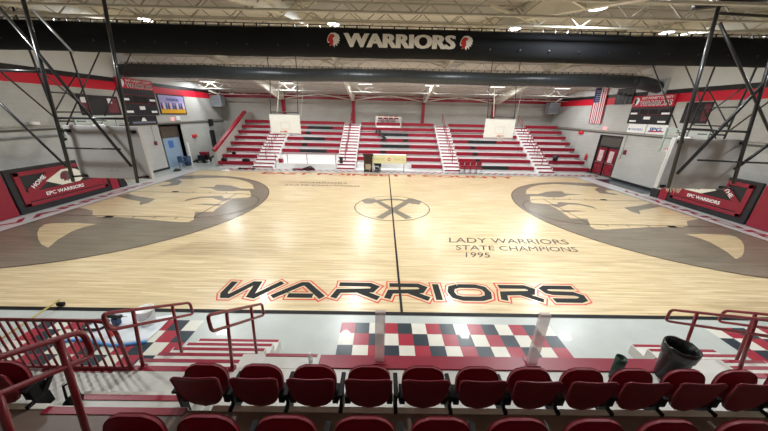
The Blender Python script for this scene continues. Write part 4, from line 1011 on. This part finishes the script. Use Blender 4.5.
def stadium_seat(loc, label, group):
    t = thing('stadium_seat', label, 'seat', loc, group)
    # origin: floor, at the rear of the seat; it faces +Y
    bw = lambda v: .232*min(1, (1-(1-min(1, v/.62+.0))**2.6)**.5 + .0)*(.9+.1*v) if v < .62 else .232*(.9+.1*v)
    bk = shell(bw, lambda u, v: .37+.455*v-.012*(1-u*u)*(v**3)-.035*(max(0, abs(u)-.75)/.25)**2*v**4, lambda u, v: .02+.012*u*u*(.4+.6*v)-.05*v, .022, chair_red)
    bko = bk.build('backrest', t)
    rm = MB().tube([(.228*u, -.02+.012*u*u+.002, (.825-.012*(1-u*u)-.035*(max(0, abs(u)-.75)/.25)**2)) for u in [-1+2*i/14 for i in range(15)]], .009, rim_m, 6)
    rm.build('backrest_edge', bko)
    sw = lambda v: .222*max(0.0, 1-abs(2*(v*.97+.015)-1)**2.7)**(1/2.7)
    MBs = shell(sw, lambda u, v: .40+.40*v, lambda u, v: .10+.04*v-.03*(1-u*u)*math.sin(PI*v), .03, chair_red)
    MBs.build('seat', t)
    for sx in (-1, 1):
        MB().box((sx*.215-.03, .04, .40), (sx*.215+.03, .2, .50), chair_black).lathe([(0,-.035),(.045,-.035),(.045,.035),(0,.035)], (sx*.215, .1, .43), chair_black, 10, 'x').build('hinge', t, .008)
    ar = MB().box((.255, .0, .545), (.301, .27, .575), chair_black).box((.262, .03, .30), (.294, .11, .55), chair_black).bar((.278, .1, .38), (.278, .25, .545), .026, .045, chair_black)
    ar.build('armrest', t, .006)
    MB().box((.258, -.03, .25), (.297, .16, .40), chair_black).box((.262, .0, 0), (.294, .06, .3), chair_black).build('support', t, .004)
    return t
R1X = [-2.28,-1.72,-1.17,-.61,-.05,.51,1.05,1.60,2.12,2.67,3.22]
R2X = [-2.28,-1.75,-1.18,-.61,-.05,.52,1.08,1.63,2.21]
ordn = ['first','second','third','fourth','fifth','sixth','seventh','eighth','ninth','tenth','eleventh','twelfth']
ss = stadium_seat((R1X[0], -10.70, D1), 'burgundy tip-up seat in the front row, first from the stairs on the left', 'front row stadium seats')
for i, x in enumerate(R1X[1:]+[3.78, 4.34]):
    if i >= 11: break
    dup(ss, (x, -10.70, D1), 'burgundy tip-up seat in the front row, %s from the stairs on the left' % ordn[i+1])
dup(ss, (-4.30, -10.70, D1), 'burgundy tip-up seat left of the aisle, behind the large handrail', 'front row stadium seats')
dup(ss, (-4.86, -10.70, D1), 'burgundy tip-up seat cut by the left edge of the view', 'front row stadium seats')
for i, x in enumerate(R2X):
    dup(ss, (x, -11.425, D2), 'burgundy tip-up seat in the nearest row, %s from the left' % ordn[i], 'second row stadium seats')
# left arm on the end seat of each row
for (x, y, z, lab) in ((R1X[0]-.556, -10.68, D1, 'front row'), (R2X[0]-.556, -11.425, D2, 'nearest row')):
    t = thing('end_armrest', 'black end armrest closing the %s of seats on the left' % lab, 'armrest', (x, y, z), 'end armrests')
    MB().box((.255, .0, .545), (.301, .27, .575), chair_black).build('arm_pad', t, .006)
    MB().box((.262, .03, 0), (.294, .11, .55), chair_black).bar((.278, .1, .38), (.278, .25, .545), .026, .045, chair_black).build('support', t, .006)
t = thing('duffel_bag', 'black bag with straps lying beside the left aisle seat', 'bag', (-3.86, -10.52, D1)); t.scale = (.6, .6, .8)
MB().lathe([(0,0),(.14,.01),(.17,.12),(.13,.26),(.05,.32),(0,.33)], (0,0,0), chair_black, 14).build('body', t)
MB().tube([(-.12,0,.2),(-.2,.1,.42),(-.02,.15,.5),(.1,.05,.25)], .02, chair_black, 6).tube([(.1,-.05,.1),(.2,-.12,.05),(.15,-.2,.03)], .03, chair_black, 6).build('strap', t)

# ------------------------------------------------------------------ near loose things
t = thing('trash_can', 'black round trash can with plastic liner behind the seats on the right', 'trash can', (3.33, -9.98, D1)); t.scale = (.74, .74, .95)
MB().lathe([(0,0),(.17,0),(.215,.52),(.23,.52),(.23,.55),(.21,.55),(.2,.5),(.15,.03),(0,.03)], (0,0,0), can_black, 28).build('body', t)
ln = MB(); prof = [(.228,.42),(.236,.5),(.234,.565),(.205,.56),(.19,.4),(.15,.25),(.08,.17),(0,.15)]
ln.lathe(prof, (0,0,0), mat('glossy_black_liner', (34, 36, 38), .25), 28)
ln.v = [(x*(1+.015*math.sin(9*math.atan2(y, x)+z*20)), y*(1+.015*math.sin(9*math.atan2(y, x)+z*20)), z+.006*math.sin(6*math.atan2(y, x))) for x, y, z in ln.v]
ln.build('liner', t)
t = thing('green_bin', 'small dark green open cylinder behind the seats, right of the red ledge', 'bin', (2.60, -10.0, D1)); t.scale = (.72, .72, .8)
MB().lathe([(0,0),(.075,0),(.085,.44),(.075,.44),(.065,.02),(0,.02)], (0,0,0), green_dark, 20).build('body', t)
t = thing('water_bottle', 'tiny clear bottle on the ledge left of the red strip', 'bottle', (-1.45, -9.82, D1+.004))
MB().lathe([(0,0),(.03,0),(.032,.09),(.014,.12),(.014,.14)], (0,0,0), mat('clear_plastic', (210, 220, 224), .1, alpha=.5), 12).build('body', t)
MB().lathe([(.016,.135),(.016,.155),(0,.156)], (0,0,0), ink_white, 10).build('cap', t)
# plastic sheet with odds and ends
t = thing('plastic_sheet', 'white plastic sheet with blue edge spread on the tiles, lower left', 'sheet', (0,0,0))
s = MB(); nx, ny = 16, 8
def sp(i, j):
    u, v = i/nx, j/ny; x = -6.75+1.65*u+.25*v*(1-u); y = -8.5+.75*v+.06*math.sin(7*u)
    return (x, y, .012+.02*abs(math.sin(5*u+3*v))*(1 if 0 < j < ny else .4))
vs = [sp(i, j) for j in range(ny+1) for i in range(nx+1)]
s.add(vs, [(j*(nx+1)+i, j*(nx+1)+i+1, (j+1)*(nx+1)+i+1, (j+1)*(nx+1)+i) for j in range(ny) for i in range(nx)], paper, True)
o = s.build('sheet', t); mo = o.modifiers.new('s', 'SOLIDIFY'); mo.thickness = .006
e = MB(); pts = [sp(i, 0) for i in range(nx+1)]; e.tube([(x, y-.03, .02) for x, y, z in pts], .03, sheet_blue, 6); e.build('blue_edge', t)
t = thing('paint_bucket', 'white plastic bucket standing on the plastic sheet', 'bucket', (-5.45, -7.98, .03))
MB().lathe([(0,0),(.13,0),(.155,.33),(.165,.33),(.165,.36),(.145,.36),(.12,.02),(0,.02)], (0,0,0), ink_white, 22).build('body', t)
MB().tube([(.16*math.cos(a), -.16*abs(math.sin(a)), .3-.12*math.sin(a)) for a in [PI*i/10 for i in range(11)]], .006, steel, 5).build('handle', t)
tag(MB().tube([(-6.45+.22*math.cos(a), -8.1+.16*math.sin(a), .06+.02*math.sin(3*a)) for a in [4*PI*i/40 for i in range(41)]], .028, black_pipe, 8).build('hose_coil'), 'black coiled hose on the plastic sheet', 'hose')
t = thing('power_tool', 'black and blue power tool lying on the plastic sheet by the bucket', 'tool', (-6.05, -8.05, .04))
MB().box((-.06,-.05,0), (.06,.05,.16), blue_dark).tube([(-.16,0,.2),(.14,0,.2)], .045, black_pipe, 8).build('body', t, .01); MB().tube([(.14,0,.2),(.26,.0,.2)], .012, steel, 6).build('bit', t)
tag(MB().lathe([(0,0),(.05,0),(.05,.1),(.03,.13),(0,.14)], (-5.9, -8.35, .03), ink_red, 12).build('red_jar'), 'small red jar on the plastic sheet', 'jar')
t = thing('push_broom', 'yellow poled broom lying on the floor at far lower left', 'broom', (0,0,0))
MB().tube([(-7.84, -8.85, .05), (-7.88, -7.45, .16)], .018, yellow_pole, 8).build('pole', t); MB().box((-7.95, -7.50, .02), (-7.80, -7.44, .09), chair_black).build('head', t)
